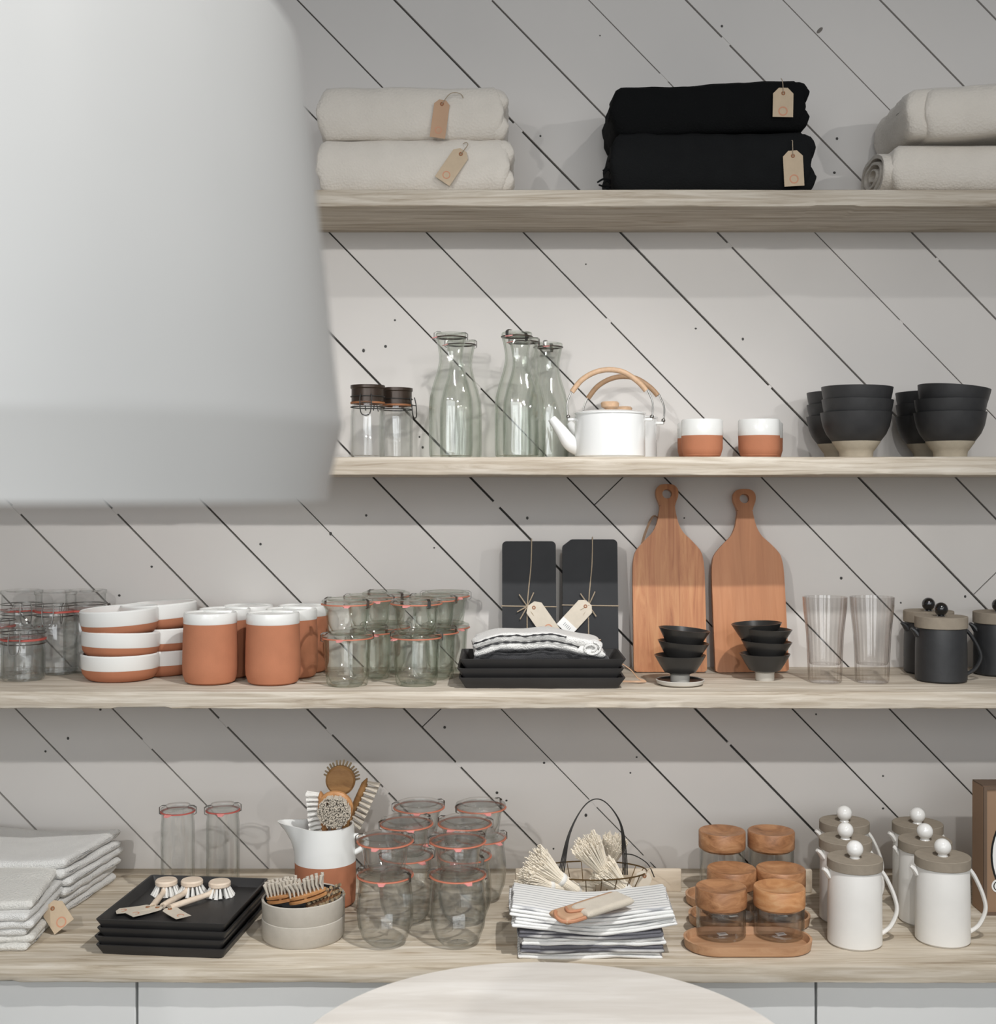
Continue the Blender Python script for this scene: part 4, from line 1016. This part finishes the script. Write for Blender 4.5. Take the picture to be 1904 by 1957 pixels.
# pale boards on edge
for x0, x1, lab in ((985, 1303, 'pale wooden board standing on edge behind the wire basket'), (1352, 1553, 'pale wooden board standing on edge behind the wooden-lidded jars')):
    dd = 2.635 if x0 < 1000 else 2.775
    dd = 2.635; ww = (x1-x0)*dd/F
    if x0 > 1000: dd = 2.63
    o = MB().add(g_box(ww, .012, .048, .003), T(0, 0, 0)).build('pale_board', 'paleboard', None, (X((x0+x1)/2, dd), dd-D+.006, Z0)); tag(o, lab, 'board', 'pale boards on edge')

# wooden-lidded jars and trays
def g_stad(w, d, z0, z1, t, n=14):
    def loop(a, b, z):
        r = b/2; P = []
        for sx, a0 in ((1, -90), (-1, 90)):
            for i in range(n+1): q = radians(a0+180*i/n); P.append((sx*(a/2-r)+r*cos(q), r*sin(q), z))
        return P
    L = [loop(w-.012, d-.012, z0), loop(w-.004, d-.004, z0+.003), loop(w, d, z1), loop(w-2*t, d-2*t, z1), loop(w-2*t-.006, d-2*t-.006, z0+.006)]
    v = sum(L, []); m = len(L[0]); f = [tuple(range(m))[::-1], tuple(4*m+k for k in range(m))]
    for j in range(4):
        for k in range(m): f.append((j*m+k, j*m+(k+1) % m, (j+1)*m+(k+1) % m, (j+1)*m+k))
    return v, f
def otray(label, loc): return tag(MB().add(g_stad(.238, .116, 0, .019, .0045)).build('oval_tray', 'traywood', None, loc), label, 'tray')
ft = Vector((X(1428, 2.32), 2.257+.058-D, Z0))
trs = [('front oval wooden tray holding two lidded jars', ft), ('middle oval wooden tray, behind the front one', Vector((X(1431, 2.45), 2.445-D, Z0))), ('back oval wooden tray nearest the wall', Vector((X(1420, 2.57), 2.565-D, Z0)))]
multi(otray, trs, 'oval wooden trays under the lidded jars')
def wood_jar(label, loc, h, lidmat, lidh=.036, r=.0465, sticker=True):
    j = thing('wooden_lidded_jar', label, 'jar', loc, group='glass jars with wooden lids')
    lathe('glass_body', [(0, .001), (r*.93, 0), (r, .004), (r, h), (r-.0028, h), (r-.003, .006), (0, .005)], 'glass', j)
    lathe('wooden_lid', [(0, h-.004), (r-.005, h-.004), (r-.004, h), (r+.0015, h+.001), (r+.002, h+.004), (r+.002, h+lidh-.002), (r+.0005, h+lidh), (r-.002, h+lidh), (r*.6, h+lidh-.005), (0, h+lidh-.008)], lidmat, j, seg=52)
    if sticker: MB().add(g_box(.018, .014, .0004), T(0, -.012, .0056) @ R(12, 'Z'), 0).add(g_box(.010, .0012, .0003), T(.001, -.012, .0061) @ R(12, 'Z'), 1).build('price_sticker', ['paper', 'ink'], j, smooth=False)
    return j
zt = Z0+.0062
wood_jar('glass jar with reddish wooden lid, front left on the front tray', (X(1378, 2.365), 2.362-D, zt), .056, 'acacia')
wood_jar('glass jar with light dished wooden lid, front right on the front tray', (X(1489, 2.365), 2.362-D, zt), .056, 'acacia2')
wood_jar('glass jar with wooden lid on the middle tray, left one', (X(1394, 2.49), 2.465-D, zt), .060, 'acacia')
wood_jar('glass jar with wooden lid on the middle tray, right one', (X(1487, 2.49), 2.465-D, zt), .060, 'acacia')
wood_jar('tall glass jar with dark dished wooden lid, back left by the wall', (X(1377, 2.62), 2.60-D, zt), .098, 'acacia')
wood_jar('tall glass jar with dark dished wooden lid, back right by the wall', (X(1470, 2.62), 2.60-D, zt), .098, 'acacia')

# white lidded jugs
GW = 'white lidded jugs with ball knobs'
j = jug('white stoneware jug with clay lid, foremost of the left row', on(1634, 1820, 0, .050), .050, .141, 'jugw', 'knobw', .0158, .019); j['group'] = GW
dup(j, on(1802, 1815, 0, .050), radians(-4), 'white stoneware jug with clay lid, foremost of the right row', GW)
dup(j, at(1616, 2.468, Z0), radians(10), 'white stoneware jug with clay lid, middle of the left row', GW)
dup(j, at(1768, 2.46, Z0), radians(-25), 'white stoneware jug with clay lid, middle of the right row', GW)
dup(j, at(1614, 2.60, Z0), 0, 'white stoneware jug with clay lid, at the wall in the left row', GW)
dup(j, at(1754, 2.585, Z0), 0, 'white stoneware jug with clay lid, at the wall in the right row', GW)

# brown box at the right edge
bxw = .30; fd = 2.49
cb = thing('cardboard_box', 'brown cardboard box with a white round emblem, at the right edge of the countertop', 'box', (X(1880, fd)+bxw/2, fd-D+.03, Z0))
MB().add(g_box(bxw, .06, .257, .0015, 1)).build('carton', 'card', cb)
MB().add(g_ring([(-bxw/2, 0), (bxw/2, 0), (bxw/2, .257), (-bxw/2, .257)], [(-bxw/2+.006, .006), (bxw/2-.006, .006), (bxw/2-.006, .251), (-bxw/2+.006, .251)], .004), T(0, -.031, 0)).add(g_box(bxw, .055, .002), T(0, 0, .2565)).build('lid_edge', 'card2', cb, smooth=False)
ex = X(2012, fd)-(X(1880, fd)+bxw/2); ez = Z(1635, fd)-Z0
mb = MB().add(g_lathe([(0, 0), (.124, 0), (.124, .0005), (0, .0005)], 64), T(ex, -.0302, ez) @ R(90, 'X'), 1).add(g_lathe([(0, 0), (.120, 0), (.120, .0008), (0, .0008)], 64), T(ex, -.0302, ez) @ R(90, 'X'), 0)
e2 = X(1908, fd)-(X(1880, fd)+bxw/2); e3 = Z(1693, fd)-Z0
mb.add(g_lathe([(0, 0), (.0135, 0), (.0135, .0010), (0, .0010)], 24), T(e2, -.0302, e3) @ R(90, 'X'), 0).add(g_lathe([(.008, 0), (.0100, 0), (.0100, .0013), (.008, .0013)], 24, closed=True), T(e2, -.0302, e3) @ R(90, 'X'), 1)
mb.build('round_emblem', ['paper', 'knobb'], cb, smooth=False)
